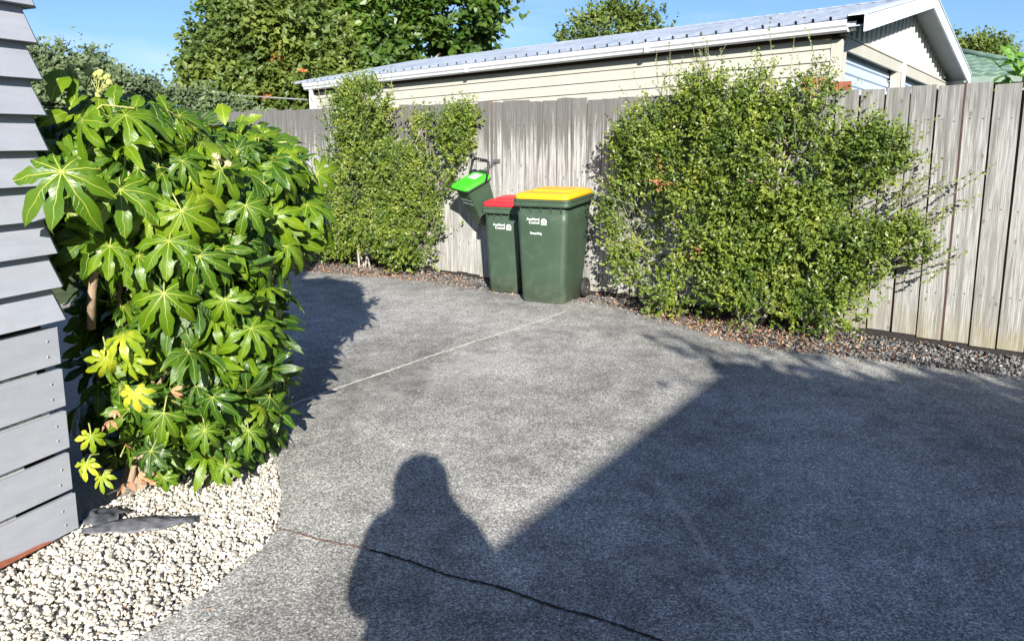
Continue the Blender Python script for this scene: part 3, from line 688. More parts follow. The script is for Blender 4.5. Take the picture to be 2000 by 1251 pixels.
tree('slender_tree', 'thin wispy treetop with two upright tufts near the sky gap', (-7.3, 14.6, .6), [B(178, 115, 14.6, .12, .22), B(205, 130, 14.6, .14, .18), B(190, 150, 14.6, .2, .15)], 190, 'tree_g', 65, .07, .2, 9, .03, gaps=.6)
hg = [B(x, y, 15, .55, .30) for x, y in ((250, 185), (300, 200), (350, 210), (400, 225), (450, 235), (260, 220), (330, 235))]
tree('garden_hedge', 'low pale green bush line under the sky gap behind the fence', (-6.6, 15, .6), hg, 1500, 'tree_g', 66, .08, .2, 12, .06, cat='hedge')
tr = [B(1120, 82, 26, .55, .35), B(1160, 71, 26, .5, .7), B(1200, 61, 26, .5, .8), B(1245, 66, 26, .5, .7), B(1295, 56, 26, .42, .45), B(1180, 101, 26, 1.3, .6), B(1260, 96, 26, 1.0, .5)]
tree('feathery_tree', 'airy treetop rising over the middle of the shed ridge', (3.3, 26, .6), tr, 1500, 'tree_y', 67, .12, .40, 12, .12, gaps=.6, up=.9)
tr = [B(1858, 90, 32, .35, .55), B(1905, 98, 32, .7, .35), B(1940, 96, 32, .45, .3), B(1880, 115, 32, 1.0, .5), B(1955, 112, 32, .35, .3)]
tree('round_tree', 'small olive tree beyond the green tiled roof', (18.5, 32, .6), tr, 500, 'tree_y', 68, .15, .4, 12, .15)
# broad bright leaves at the right edge
bt = B(1990, 128, 14.5, 1)[0]; bp = empty('banana_plant', Matrix.Translation((bt[0], bt[1], .6))); tag(bp, 'bright broad leaved plant in front of the green tiled roof', 'plant')
g = np.random.default_rng(70); nb = 26; T = np.array([[0, 0, 0], [-.16, .3, .03], [0, .3, -.03], [.16, .3, .03], [-.17, .65, -.02], [0, .65, -.06], [.17, .65, -.02], [0, 1, -.25]])
F = np.array([[0, 2, 1, 1], [0, 3, 2, 2], [1, 2, 5, 4], [2, 3, 6, 5], [4, 5, 7, 7], [5, 6, 7, 7]])
T2 = np.array([[0, 1, 2], [0, 2, 3], [1, 2, 5], [1, 5, 4], [2, 3, 6], [2, 6, 5], [4, 5, 7], [5, 6, 7]]); T2[:, [0, 1]] = T2[:, [1, 0]]
pos = np.array([[.15, 0, bt[2] - .62]]) + g.normal(size=(nb, 3)) * [.22, .2, .10]; d = unit(g.normal(size=(nb, 3)) + [-.3, 0, .3])
V, F_, A = scatter(T, T2, np.zeros((8, 3)), pos, frames(unit(SUNV + g.normal(size=(nb, 3)) * .4), d), g.uniform(.25, .42, nb)[:, None] * np.ones(3), g.random(nb)); mesh_np('leaves', V, F_, MT['banana'], bp, A)
mb = MB(); mb.tube([(0, 0, -.1), (.05, 0, 1.4), (.15, 0, bt[2] - .6)], [.09, .07, .04], 8); mb.build('stem', MT['pale_bark'], bp)
# tv aerial
ae = empty('tv_aerial', Matrix.Translation((-15.9, 36, .6))); tag(ae, 'tiny thin television aerial in the sky gap above the bushes', 'aerial')
mb = MB(); mb.tube([(0, 0, 0), (0, 0, 5.2)], .03, 6); mb.build('mast', MT['rail'], ae)
mb = MB(); mb.tube([(-.55, 0, 5.15), (.55, 0, 5.0)], .02, 5)
for i in range(5): mb.tube([(-.5 + i * .25, -.22, 5.14 - i * .034), (-.5 + i * .25, .22, 5.14 - i * .034)], .014, 5)
mb.build('elements', MT['rail'], ae)
# grey rail running through the tree
mb = MB(); mb.tube([B(425, 184, 15.6, 1)[0], B(520, 190, 15.6, 1)[0], B(600, 195, 15.4, 1)[0]], .014, 8)
tag(mb.build('pipe_rail', MT['rail']), 'thin grey rail across the foot of the yellowish tree', 'rail')
sp = B(425, 184, 15.6, 1)[0]; 
# ------------------------------------------------------------------ shed beyond the fence
SM = Matrix.Translation((3.84, 9.70, 0)) @ Matrix.Rotation(math.atan2(.784, .621), 4, 'Z')
shed = empty('timber_shed', SM); tag(shed, 'long cream weatherboard garage with a pale iron roof behind the fence', 'garage')
Wd, Ln, EZ, RZ = 6.05, 9.65, 3.315, 4.09
mb = MB()                                                # lapped boards facing the drive (-x side)
z = .45; kk = 0
while z < 3.17:
    z1 = min(z + .145, 3.20)
    mb.prism([(0, z + .002), (-.020, z), (-.006, z1 + .012), (0, z1 + .012)], .10, Ln, 'y') if False else mb.add(
        [(-.030, .10, z + .010), (-.030, Ln, z + .010), (-.014, Ln, z1), (-.014, .10, z1), (0, .10, z + .010), (0, Ln, z + .010), (0, Ln, z1), (0, .10, z1)], [(0, 3, 2, 1), (0, 1, 5, 4), (2, 3, 7, 6)])
    z = z1; kk += 1
mb.build('weatherboards', MT['siding'], shed)
mb = MB(); mb.box((0.001, .002, .3), (.08, Ln, 3.2)); mb.build('wall_core', MT['brown'], shed)  # dark core paints the shade lines in the gaps between boards
for a, b in (((-.03, -.03, .3), (.10, .098, 3.16)), ((Wd - .10, -.03, .3), (Wd + .03, .098, 3.16)), ((-.03, Ln, .3), (.1, Ln + .1, 3.16))):
    mb = MB(); mb.box(a, b); mb.build('corner_board', MT['siding'], shed, .004)
mb = MB(); mb.box((.0, Ln - .08, .3), (Wd, Ln - .001, 3.2)); mb.box((Wd - .08, 0, .3), (Wd, Ln - .1, 3.2)); mb.build('wall', MT['siding'], shed)
mb = MB(); mb.box((-.045, .1, 3.185), (-.003, Ln, 3.225)); mb.box((-.117, -.20, 3.228), (-.001, Ln + .1, 3.238)); mb.build('eave_lining', MT['brown'], shed)
mb = MB(); mb.box((-.13, -.20, 3.222), (-.118, Ln + .1, 3.325)); mb.build('fascia_board', MT['white'], shed)
# gutter with a moulded front
prof = [(x + .368, z + .040) for x, z in [(-.50, 3.285), (-.50, 3.175), (-.565, 3.165), (-.60, 3.185), (-.605, 3.215), (-.625, 3.235), (-.635, 3.285), (-.622, 3.295), (-.618, 3.24), (-.515, 3.19), (-.512, 3.285)]]
mb = MB(); mb.prism(prof, -.13, Ln + .10, 'y'); mb.build('gutter', MT['white'], shed)
for yy in (2.4, 5.6, 8.4):
    mb = MB(); mb.box((-.272, yy, 3.21), (-.23, yy + .05, 3.337)); mb.build('gutter_joint', MT['white'], shed, .003)
mb = MB(); mb.tube([(-.19, Ln - .05, 3.21), (-.17, Ln - .05, 3.12), (-.07, Ln - .02, 3.0), (-.07, Ln - .02, .5)], .04, 10); mb.build('downpipe', MT['white'], shed)
mb = MB(); mb.box((-.10, Ln + .02, 2.6), (-.031, Ln + .12, 3.226)); mb.build('post', MT['white'], shed)
# trapezoid iron
def iron(side):
    mb = MB(); y = -.30; ys_, hs = [], []
    while y < Ln + .3:
        for dy, h in ((0, 0), (.150, 0), (.158, .042), (.184, .042), (.198, 0)):
            ys_.append(y + dy); hs.append(h)
        y += .20
    sl = (RZ - EZ - .03) / (Wd / 2 + .17); vs = []
    for yy, h in zip(ys_, hs):
        for t in (0, 1):
            xx = (-.20 + t * (Wd / 2 + .20)); zz = EZ + .035 + (xx + .20) * sl + h
            if side: xx = Wd - xx
            vs.append((xx, yy, zz))
    fs = [(2*i, 2*i+1, 2*i+3, 2*i+2) for i in range(len(ys_)-1)]
    if side: fs = [tuple(reversed(q_)) for q_ in fs]
    mb.add(vs, fs)
    vs2 = [(x, y, z - .004 if True else z) for x, y, z in vs]; mb.add(vs2, [tuple(reversed(q_)) for q_ in fs])
    return mb
iron(False).build('roof_sheet', MT['roof'], shed); iron(True).build('roof_sheet', MT['roof'], shed)
mb = MB(); rz = RZ + .005; cx_ = Wd / 2
mb.prism([(cx_ - .2, rz - .008), (cx_, rz + .045), (cx_ + .2, rz - .008), (cx_, rz + .03)], -.32, Ln + .3, 'y'); mb.build('ridge_cap', MT['barge'], shed)
# gable wall, battens, band, doors
mb = MB(); sl = (RZ - EZ) / (Wd / 2 + .18)
mb.prism([(0.001, 3.20), (Wd - .001, 3.20), (Wd / 2, 3.20 + sl * Wd / 2 + .12)], 0.0, .06, 'y'); mb.build('gable_panel', MT['gable'], shed)
mb = MB(); x = .16
while x < Wd - .1:
    top = 3.34 + sl * min(x, Wd - x) - .03
    if top > 3.26: mb = MB(); mb.box((x, -.028, 3.222), (x + .045, -.001, top)); mb.build('gable_batten', MT['gable'], shed)
    x += .215
mb = MB(); mb.box((.101, -.035, 3.055), (Wd - .101, -.001, 3.20)); mb.box((-.03, -.05, 3.201), (Wd + .03, -.001, 3.221)); mb.build('lintel_band', MT['siding'], shed)
for a, b in ((2.60, 3.02), (.10, .16), (5.88, 5.948)):
    mb = MB(); mb.box((a, -.03, .3), (b, .06, 3.053)); mb.build('door_post', MT['siding'], shed)
mb = MB(); mb.tube([(2.82, -.06, .5), (2.82, -.06, 3.2)], .03, 8); mb.build('downpipe', MT['white'], shed)
for a, b in ((.162, 2.598), (3.022, 5.878)):
    mb = MB(); z = .85
    while z < 3.04:
        mb.add([(a, .075, z), (b, .075, z), (b, .075, z + .055), (a, .075, z + .055), (a, .10, z + .075), (b, .10, z + .075), (b, .10, z + .11), (a, .10, z + .11), (b, .075, z + .125), (a, .075, z + .125)],
               [(0, 1, 2, 3), (3, 2, 5, 4), (4, 5, 6, 7), (7, 6, 8, 9)]); z += .125
    mb.box((a, .102, .8), (b, .13, 3.05)); mb.build('garage_door', MT['door'], shed)
# barge boards and verge lining
for s_ in (0, 1):
    f_ = (lambda x: x) if s_ == 0 else (lambda x: Wd - x)
    e0 = EZ + .03; top = lambda x: e0 + (x + .20) * (RZ - EZ - .03) / (Wd / 2 + .17)
    lx = -.26 if s_ == 0 else -.30
    pl = [(f_(lx), top(lx) + .035), (f_(Wd / 2), top(Wd / 2) + .035), (f_(Wd / 2), top(Wd / 2) - .15), (f_(lx), top(lx) - .15)]
    mb = MB(); mb.prism(pl, -.345, -.318, 'y'); mb.prism([(f_(lx), top(lx) + .036), (f_(Wd / 2), top(Wd / 2) + .036), (f_(Wd / 2), top(Wd / 2) + .050), (f_(lx), top(lx) + .050)], -.36, -.14, 'y'); mb.build('barge_board', MT['barge'], shed)
    pl = [(f_(-.2), top(-.2) - .075), (f_(Wd / 2), top(Wd / 2) - .075), (f_(Wd / 2), top(Wd / 2) - .088), (f_(-.2), top(-.2) - .088)]
    mb = MB(); mb.prism(pl, -.316, -.002, 'y'); mb.build('verge_soffit', MT['soffit'], shed)
mb = MB(); mb.prism([(Wd + .31, 3.19), (Wd + .33, 3.32), (Wd + .2, 3.32), (Wd + .2, 3.19)], -.24, Ln + .2, 'y'); mb.build('gutter', MT['white'], shed)
# white cowl poking over the ridge
cw = empty('roof_cowl', SM @ Matrix.Translation((3.6, 6.5, 3.95))); tag(cw, 'white pointed cowl showing above the shed ridge', 'roof vent')
mb = MB(); mb.tube([(0, 0, 0), (0, 0, .12)], .12, 12); mb.build('pipe', MT['white'], cw)
mb = MB(); mb.tube([(0, 0, .12), (0, 0, .15), (0, 0, .24)], [.26, .24, .01], 12); mb.build('cap', MT['white'], cw)

# ------------------------------------------------------------------ green tiled house at the far right
HM = Matrix.Translation((9.4, 18.0, 0)) @ Matrix.Rotation(R(-14), 4, 'Z')
gh = empty('tiled_house', HM); tag(gh, 'low house with a green tiled hip roof past the right end of the garage', 'house')
mb = MB(); mb.box((-.6, .6, .4), (2.05, 7, 3.62)); mb.build('wall', MT['brick'], gh)
mb = MB()
def tiles(A_, B_, C_, D_, rows, cols, mb):
    """overlapping tile courses on the quad A-B (eave) D-C (top)"""
    A_, B_, C_, D_ = map(Vector, (A_, B_, C_, D_)); nrm = (B_ - A_).cross(D_ - A_).normalized()
    for i in range(rows):
        t0, t1 = i / rows, (i + 1.15) / rows; t1 = min(t1, 1)
        l0, r0 = A_.lerp(D_, t0), B_.lerp(C_, t0); l1, r1 = A_.lerp(D_, t1), B_.lerp(C_, t1); vs = []
        n_ = cols * 4
        for j in range(n_ + 1):
            s_ = j / n_; w = .022 * math.cos(j * math.pi / 2)
            vs += [l0.lerp(r0, s_) + nrm * (.05 + w), l1.lerp(r1, s_) + nrm * (.015 + w), l0.lerp(r0, s_) + nrm * (.0 + w)]
        mb.add(vs, [q_ for j in range(n_) for q_ in ((3*j, 3*j+3, 3*j+4, 3*j+1), (3*j+2, 3*j+5, 3*j+3, 3*j))])
E0, E1 = (-1.3, 0, 3.70), (2.6, 0, 3.70)
tiles(E0, E1, (.2, 2.9, 4.80), (-1.3, 2.9, 4.80), 10, 13, mb); tiles((2.6, 0, 3.70), (2.6, 7, 3.70), (.2, 5, 4.80), (.2, 2.9, 4.80), 10, 16, mb)
mb.build('roof', MT['tile'], gh)
mb = MB(); mb.tube([(2.6, 0, 3.76), (.2, 2.9, 4.87)], .07, 8); mb.tube([(.2, 2.9, 4.87), (-1.3, 2.9, 4.87)], .07, 8); mb.build('ridge_tiles', MT['tile'], gh)
mb = MB(); mb.box((-1.3, -.10, 3.60), (2.7, 0, 3.72)); mb.box((2.62, .002, 3.60), (2.7, 7, 3.72)); mb.build('gutter', MT['olive'], gh)
mb = MB(); mb.box((-1.3, .001, 3.60), (2.6, .6, 3.615)); mb.build('soffit', MT['olive'], gh)
# ------------------------------------------------------------------ grey board wall on the left
WD_ = Vector((.36, .93, 0)).normalized(); WM = Matrix.Translation((-1.79, 3.045, gz(3.045))) @ Matrix.Rotation(math.atan2(WD_.y, WD_.x), 4, 'Z')
wall = empty('board_wall', WM); tag(wall, 'grey painted timber wall with flared boards at the left edge', 'wall')
ws = SLOPE * WD_.y                                        # boards follow the slope; local -y faces the camera
def wz(x, z): return z + ws * x
mb = MB(); g = np.random.default_rng(81)
XL = -4.4; z = .875; pitch = .1285; c = .040
while z < 3.2:
    eb, et = .052 + g.normal(0, .003), .008; zt = z + pitch + .004
    vs = []
    for zz, e in ((z, eb), (zt, et)):
        vs += [(XL, -e, wz(XL, zz)), (e - c * (1 if e > .03 else .45), -e, wz(0, zz)), (e, -e + c * (1 if e > .03 else .45), wz(0, zz)), (e, .16, wz(0, zz))]
    vs += [(XL, 0, wz(XL, z)), (-.002, 0, wz(0, z + .002)), (-.002, .16, wz(0, z + .002))]
    mb.add(vs, [(0, 1, 5, 4), (1, 2, 6, 5), (2, 3, 7, 6), (0, 8, 9, 1), (1, 9, 2), (2, 9, 10, 3)])
    z += pitch
mb.build('lapped_boards', MT['board'], wall, .0012)
mb = MB(); mb2 = MB(); z = .012
for i in range(5):
    h = .150; e = .020; za, zb = z, z + h; o1 = g.normal(0, .003)
    nseg = 30; topv = []
    xs = np.linspace(XL, .002 + o1, nseg); wob = g.normal(0, .0014, nseg) * (g.random(nseg) < .5)
    vs = [(x, -e, wz(x, za)) for x in xs] + [(x, -e, wz(x, zb + w_)) for x, w_ in zip(xs, wob)] + [(x, .002, wz(x, za)) for x in xs] + [(x, .002, wz(x, zb + w_)) for x, w_ in zip(xs, wob)]
    n_ = nseg; fs = []
    for j in range(n_ - 1):
        fs += [(j, j+1, n_+j+1, n_+j), (n_+j, n_+j+1, 3*n_+j+1, 3*n_+j), (2*n_+j+1, 2*n_+j, 3*n_+j, 3*n_+j+1), (j+1, j, 2*n_+j, 2*n_+j+1)]
    fs.append((n_-1, 3*n_-1, 4*n_-1, 2*n_-1)); mb.add(vs, fs)
    z += .172
mb.build('slats', MT['board'], wall, .0012)
mb = MB(); mb.add([(XL, .03, wz(XL, -.1)), (-.03, .03, wz(0, -.1)), (-.03, .03, wz(0, .88)), (XL, .03, wz(XL, .88)), (-.03, .16, wz(0, -.1)), (-.03, .16, wz(0, .88))], [(0, 1, 2, 3), (1, 4, 5, 2)]); mb.build('interior_shade_sheet', MT['dark_batten'], wall)  # dark sheet stands in for the shaded interior behind the slats
mb = MB()
for i in range(5):                                       # ragged old paint strip caught in the gaps
    z = .012 + i * .172 + .150; a = -.04 - .3 * g.random(); 
    for s_ in range(9):
        x0 = a - s_ * .035; mb.box((x0 - .033, .004, z + ws * x0 - .004), (x0, .014, z + ws * x0 + .007 + .004 * g.random()))
mb.build('peeling_trim', MT['gable'], wall)
mb = MB(); mb.add([(-.55, -.0225, wz(-.55, .012)), (-.10, -.0225, wz(-.10, .010)), (-.16, -.0225, wz(-.16, .026)), (-.27, -.0225, wz(-.27, .030)), (-.36, -.0225, wz(-.36, .042)), (-.5, -.0225, wz(-.5, .03))], [(0, 1, 2, 3, 4, 5)])
mb.build('bare_timber_patch', MT['rust'], wall)
mb = MB()
for zz in (.05, .11, .22, .28, .40, .46, .57, .63, .74, .80):
    for x0 in (-.055, -.62, -1.2):
        p = Vector((x0 + g.normal(0, .006), -.021, wz(x0, zz)))
        mb.tube([p, p + Vector((0, -.0025, 0))], .0042, 8)
tag(mb.build('nail_heads', MT['board'], wall), kind='stuff')
mb = MB(); mb.add([(XL, .10, wz(XL, 0)), (-.08, .10, wz(0, 0)), (-.08, .10, 3.3), (XL, .10, 3.3)], [(0, 1, 2, 3)]); mb.add([(-.08, .161, -.1), (-.08, 1.0, -.1), (-.08, 1.0, 3.3), (-.08, .161, 3.3)], [(0, 1, 2, 3)]); mb.build('inner_wall', MT['dark_batten'], wall)

# ------------------------------------------------------------------ glossy palmate plant
def fatsia_leaf(seed, nl):
    g = np.random.default_rng(seed); sp = R(38 if nl > 7 else 42 if nl > 5 else 40); dl = sp / 2; half = (nl - 1) // 2
    V, F, A = [], [], []; nt, ns = 13, 5
    for i in range(-half, half + 1):
        th = i * sp + g.normal(0, .03); L = (1.0, .96, .80, .58, .40)[abs(i)] * g.uniform(.93, 1.05)
        t = np.linspace(0, 1, nt) ** .9 * L; q_ = t / L
        lance = .175 * (.6 + .4 * L) * np.clip(1 - np.abs((q_ - .55) / .47) ** 2.1, 0, 1) ** .8
        wedge = t * math.tan(dl * 1.04); w = np.where(q_ < .40, wedge, np.minimum(wedge, lance)); w = w * (1 - .38 * np.exp(-((q_ - .45) / .09) ** 2)); w = np.maximum(np.minimum(w, np.where(q_ < .40, 9, lance)), .001)
        w[-1] = .002
        drp = .34 + g.uniform(-.16, .26); ph = g.uniform(0, 6.28, 2); curl = g.normal(0, .10); b = len(V)
        for a in range(nt):
            for s_ in np.linspace(-1, 1, ns):
                s = s_ * w[a]; x = math.sin(th) * t[a] + math.cos(th) * s; y = math.cos(th) * t[a] - math.sin(th) * s
                late = max(0, (q_[a] - .3) / .7)
                z = .26 * abs(s) - drp * t[a] ** 2 * (1 + .5 * late) - .10 * (abs(s_) ** 3) * w[a] * 3 * late + (.034 * math.sin(q_[a] * 15 + ph[0] + 1.3 * np.sign(s_)) * abs(s_) + curl * s_ * .5 + .02 * math.sin(q_[a] * 7 + ph[1])) * late
                V.append((x, y, z)); A.append((abs(s), t[a], 0))
        F += [(b + a*ns + j, b + a*ns + j+1, b + (a+1)*ns + j+1, b + (a+1)*ns + j) for a in range(nt-1) for j in range(ns-1)]
    V = np.array(V); F = np.array(F)[:, ::-1]
    V[:, :2] += .012 * np.sin(V[:, [1, 0]] * 23 + g.uniform(0, 6)) * (np.hypot(V[:, 0], V[:, 1]) > .35)[:, None]
    return V, F, np.array(A)
LT = [fatsia_leaf(100 + i, n_) for i, n_ in enumerate((7, 7, 9, 7, 5, 9, 7, 7))]

fp = empty('glossy_leaved_shrub', Matrix.Translation((-1.72, 3.75, gz(3.75))))
tag(fp, 'large glossy shrub with hand shaped leaves between the grey wall and the drive', 'shrub')
finv = -np.array([-1.72, 3.75, gz(3.75)])
g = np.random.default_rng(91)
FB = [((-1.72, 3.62, 1.52), (.42, .50, .40)), ((-1.45, 4.15, 1.42), (.42, .50, .40)), ((-1.42, 3.72, 1.12), (.30, .38, .36)), ((-1.38, 3.72, .72), (.26, .34, .42)), ((-1.48, 3.62, .42), (.26, .26, .26)),
      ((-2.1, 4.5, 1.55), (.55, .65, .42)), ((-1.75, 4.9, 1.45), (.5, .5, .45)), ((-1.9, 4.3, .9), (.35, .5, .6)), ((-1.32, 3.92, .45), (.15, .2, .3)), ((-1.95, 4.0, .85), (.22, .25, .65)), ((-1.72, 3.95, .6), (.2, .2, .45)), ((-1.88, 3.72, .40), (.18, .25, .34)), ((-1.75, 3.6, .65), (.14, .15, .40))]
p, nr = ell_points(FB, 9000, g, .22)
p[:, 2] = np.maximum(p[:, 2], .28)
face = nr @ unit(np.array([.25, -1., .45])); keep = (face > -.25) | (g.random(len(p)) < .25); p, nr = p[keep], nr[keep]
sel = []; cell = {}
for i in range(len(p)):                                   # poisson thinning
    ok = True; c_ = tuple((p[i] / .13).astype(int))
    for dx in (-1, 0, 1):
        for dy in (-1, 0, 1):
            for dz in (-1, 0, 1):
                for j in cell.get((c_[0]+dx, c_[1]+dy, c_[2]+dz), ()):
                    if ((p[i] - p[j]) ** 2).sum() < .066 ** 2: ok = False
    if ok: sel.append(i); cell.setdefault(c_, []).append(i)
p, nr = p[sel], nr[sel]; nF = len(p)
size = g.uniform(.095, .175, nF); size[p[:, 2] < .8] *= .82
tone = np.clip(g.normal(.40, .22, nF) + .14 * (p[:, 2] > 1.45) - .06 * (p[:, 2] < .8), .02, .78)  # high leaves paler, low leaves coloured darker for the part shade there
nrm = unit(nr * .55 + SUNV * .40 + np.array([0, 0, .45]) + g.normal(size=(nF, 3)) * .5)
drn = unit(nr * .5 + np.array([.30, -.30, -.60]) + g.normal(size=(nF, 3)) * .6)
def HP(x, y, Y): return B(x, y, Y, 1)[0]
hero = [  # photo centre, depth, radius, lobe direction in the picture (x right, y up), tone, facing x
    (120, 335, 2.86, .235, (-.05, -1), .52, .1), (235, 370, 3.12, .22, (.15, -1), .55, .2), (355, 412, 3.2, .21, (.45, -.9), .72, .3), (330, 470, 3.15, .20, (.0, -1), .60, .1),
    (160, 235, 3.15, .20, (-.1, -1), .62, -.1), (245, 225, 3.25, .21, (.8, -.5), .60, .3), (215, 480, 3.15, .17, (0, -1), .70, .1), (320, 572, 3.25, .20, (.1, -1), .62, .2),
    (440, 585, 3.35, .15, (.2, -1), .66, .3), (370, 690, 3.25, .165, (0, -1), .30, .2), (490, 640, 3.45, .17, (.5, -1), .62, .5), (320, 805, 3.2, .155, (-.1, -1), .52, .1),
    (415, 775, 3.3, .15, (.2, -1), .30, .3), (295, 880, 3.15, .13, (0, -1), .10, .1), (400, 840, 3.3, .14, (.1, -1), .46, .2), (485, 840, 3.5, .15, (.0, -1), .50, .4),
    (205, 700, 3.1, .11, (-.1, -1), .98, 0), (240, 655, 3.1, .12, (.2, -1), .93, .2), (255, 700, 3.12, .11, (.6, -.6), .95, .2), (262, 765, 3.1, .10, (.1, -1), 1.0, .2),
    (178, 850, 3.02, .09, (.2, -1), .94, .1), (168, 905, 3.0, .09, (0, -1), .96, .1), (200, 930, 3.03, .07, (.1, -1), .90, .1), (550, 330, 3.9, .20, (.7, -.7), .55, .5),
    (600, 400, 4.1, .20, (.6, -.9), .62, .6), (560, 480, 3.8, .17, (.9, -.4), .66, .5), (480, 400, 3.5, .19, (.7, -.8), .50, .4), (430, 330, 3.5, .18, (.8, -.6), .56, .3),
    (320, 930, 3.15, .09, (.1, -1), .62, .2), (440, 910, 3.3, .10, (.3, -1), .62, .2), (500, 520, 3.6, .17, (.6, -.8), .55, .5), (620, 340, 4.3, .18, (.9, -.3), .70, .6), (390, 500, 3.2, .17, (.4, -.9), .45, .3), (270, 500, 3.2, .14, (-.4, -.9), .6, 0)]
hp = np.array([HP(*h[:3]) for h in hero]); hs = np.array([h[3] for h in hero]) * .84; ht = np.array([h[5] for h in hero])
hd = np.array([[h[4][0], -.25, h[4][1]] for h in hero]); hn = unit(np.array([[h[6], -1.0, .62] for h in hero]) + g.normal(size=(len(hero), 3)) * .32)
# thin random leaves right in front of the chosen ones
keep = np.ones(nF, bool)
camp = np.array([0, 0, 1.56])
for q_, s_ in zip(hp, hs):
    r_ = unit(q_ - camp); dq = p - camp; along = dq @ r_; dist = np.linalg.norm(dq - along[:, None] * r_, axis=1)
    keep &= ~((dist < s_ * .62) & (along < np.linalg.norm(q_ - camp) + .10))
# upright young leaves along the top
p, nrm, drn, size, tone = p[keep], nrm[keep], drn[keep], size[keep], tone[keep]
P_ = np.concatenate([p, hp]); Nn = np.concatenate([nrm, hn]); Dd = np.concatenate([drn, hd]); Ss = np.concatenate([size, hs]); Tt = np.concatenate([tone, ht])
# deep filler leaves inside, coloured dark to deepen the shade between the others
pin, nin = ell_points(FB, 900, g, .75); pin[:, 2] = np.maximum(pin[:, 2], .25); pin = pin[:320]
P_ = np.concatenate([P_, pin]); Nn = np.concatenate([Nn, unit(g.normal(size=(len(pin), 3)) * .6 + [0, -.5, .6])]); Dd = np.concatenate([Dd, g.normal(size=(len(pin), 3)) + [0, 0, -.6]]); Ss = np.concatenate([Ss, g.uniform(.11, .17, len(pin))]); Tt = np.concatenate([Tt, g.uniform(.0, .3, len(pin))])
var = g.integers(0, len(LT), len(P_)); parts = []
for i, (T, F, A) in enumerate(LT):
    ix = np.where(var == i)[0]
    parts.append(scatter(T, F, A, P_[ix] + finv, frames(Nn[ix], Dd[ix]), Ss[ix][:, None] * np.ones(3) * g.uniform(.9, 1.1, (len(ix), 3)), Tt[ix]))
V, F, A = merge(parts); V[:, 2] = np.maximum(V[:, 2], GZ(V[:, 1] + 3.75) - gz(3.75) - .02 + .02 * g.random(len(V)))
mesh_np('foliage', V, F, MT['fatsia'], fp, A, True)
# upright leaves
pu = np.array([HP(100, 200, 3.2), HP(150, 200, 3.3), HP(135, 215, 3.25), HP(440, 245, 3.9), HP(225, 215, 3.4), HP(470, 260, 4.), HP(260, 225, 3.5), HP(75, 250, 3.1)])
T, F, A = fatsia_leaf(300, 1); T = T * [1.9, 1, 1]
V, F, A = scatter(T, F, A, pu + finv, frames(unit(g.normal(size=(8, 3)) * .2 + [.2, -1, .1]), g.normal(size=(8, 3)) * .2 + [0, .1, 1]), np.array([.15, .1, .13, .12, .11, .09, .1, .11])[:, None] * np.ones(3), np.array([.78, .6, .7, .82, .6, .7, .6, .75]))
mesh_np('young_leaves', V, F, MT['fatsia'], fp, A, True)
# leaf stalks and woody stems
mb = MB()
for i in range(len(P_) - len(pin)):
    if g.random() < .75:
        a = Vector(P_[i] + finv); d = Vector(Dd[i]).normalized(); nn_ = Vector(Nn[i]); L = float(Ss[i]) * 1.1
        mb.tube([a, a - d * L * .45 - nn_ * L * .35, a - d * L * .6 - nn_ * L * 1.0], [.0032, .0035, .004], 5, False)
tag(mb.build('leaf_stalks', MT['puff'], fp), kind='stuff')
mb = MB()
for tgt, r_ in (((-1.55, 3.6, 1.5), .020), ((-1.75, 3.55, 1.35), .024), ((-1.3, 4.2, 1.4), .02), ((-1.45, 3.6, .9), .016), ((-2.0, 4.4, 1.5), .022), ((-1.78, 3.5, 1.25), .014), ((-1.4, 3.5, .5), .012), ((-1.7, 4.8, 1.4), .022)):
    branches(mb, (-.05, -.15, -.06), [np.array(tgt) + finv], r_, g, .06, 8)
mb.tube([np.array(HP(178, 640, 3.35)) + finv, np.array(HP(180, 570, 3.3)) + finv, np.array(HP(187, 510, 3.25)) + finv, np.array(HP(205, 470, 3.25)) + finv], [.019, .018, .016, .013], 8)
mb.tube([np.array(HP(185, 560, 3.4)) + finv, np.array(HP(172, 510, 3.35)) + finv], [.014, .012], 8)
mb.build('stems', MT['pale_bark'], fp)
# flower heads
def puffs(name, centre, n, spread, r, m, seed):
    g = np.random.default_rng(seed); mb = MB(); ms = MB(); c0 = Vector(centre + finv)
    bm = bmesh.new(); bmesh.ops.create_icosphere(bm, subdivisions=2, radius=1); tv = [v.co.copy() for v in bm.verts]; tf = [[v.index for v in f.verts] for f in bm.faces]; bm.free()
    for i in range(n):
        d = Vector((g.normal(), g.normal() * .6, abs(g.normal()) * .8 + .1)).normalized(); c = c0 + d * spread * g.uniform(.5, 1)
        ms.tube([c0 - Vector((0, 0, spread * .4)), c], .002, 4, False)
        mb.add([c + v * r * (1 + g.uniform(-.28, .3)) for v in tv], tf)
    root = ms.build(name, MT['puff'], fp); mb.build('blossoms', m, root)
for i, (x, y, Y, n_, sp_) in enumerate(((128, 165, 3.55, 7, .07), (165, 158, 3.6, 10, .085), (190, 168, 3.55, 7, .07), (215, 190, 3.6, 4, .05))): puffs('flower_head', HP(x, y, Y), n_, sp_, .014, MT['puff'], 400 + i)
puffs('seed_head', HP(432, 322, 3.35), 5, .045, .013, MT['puffc'], 410)
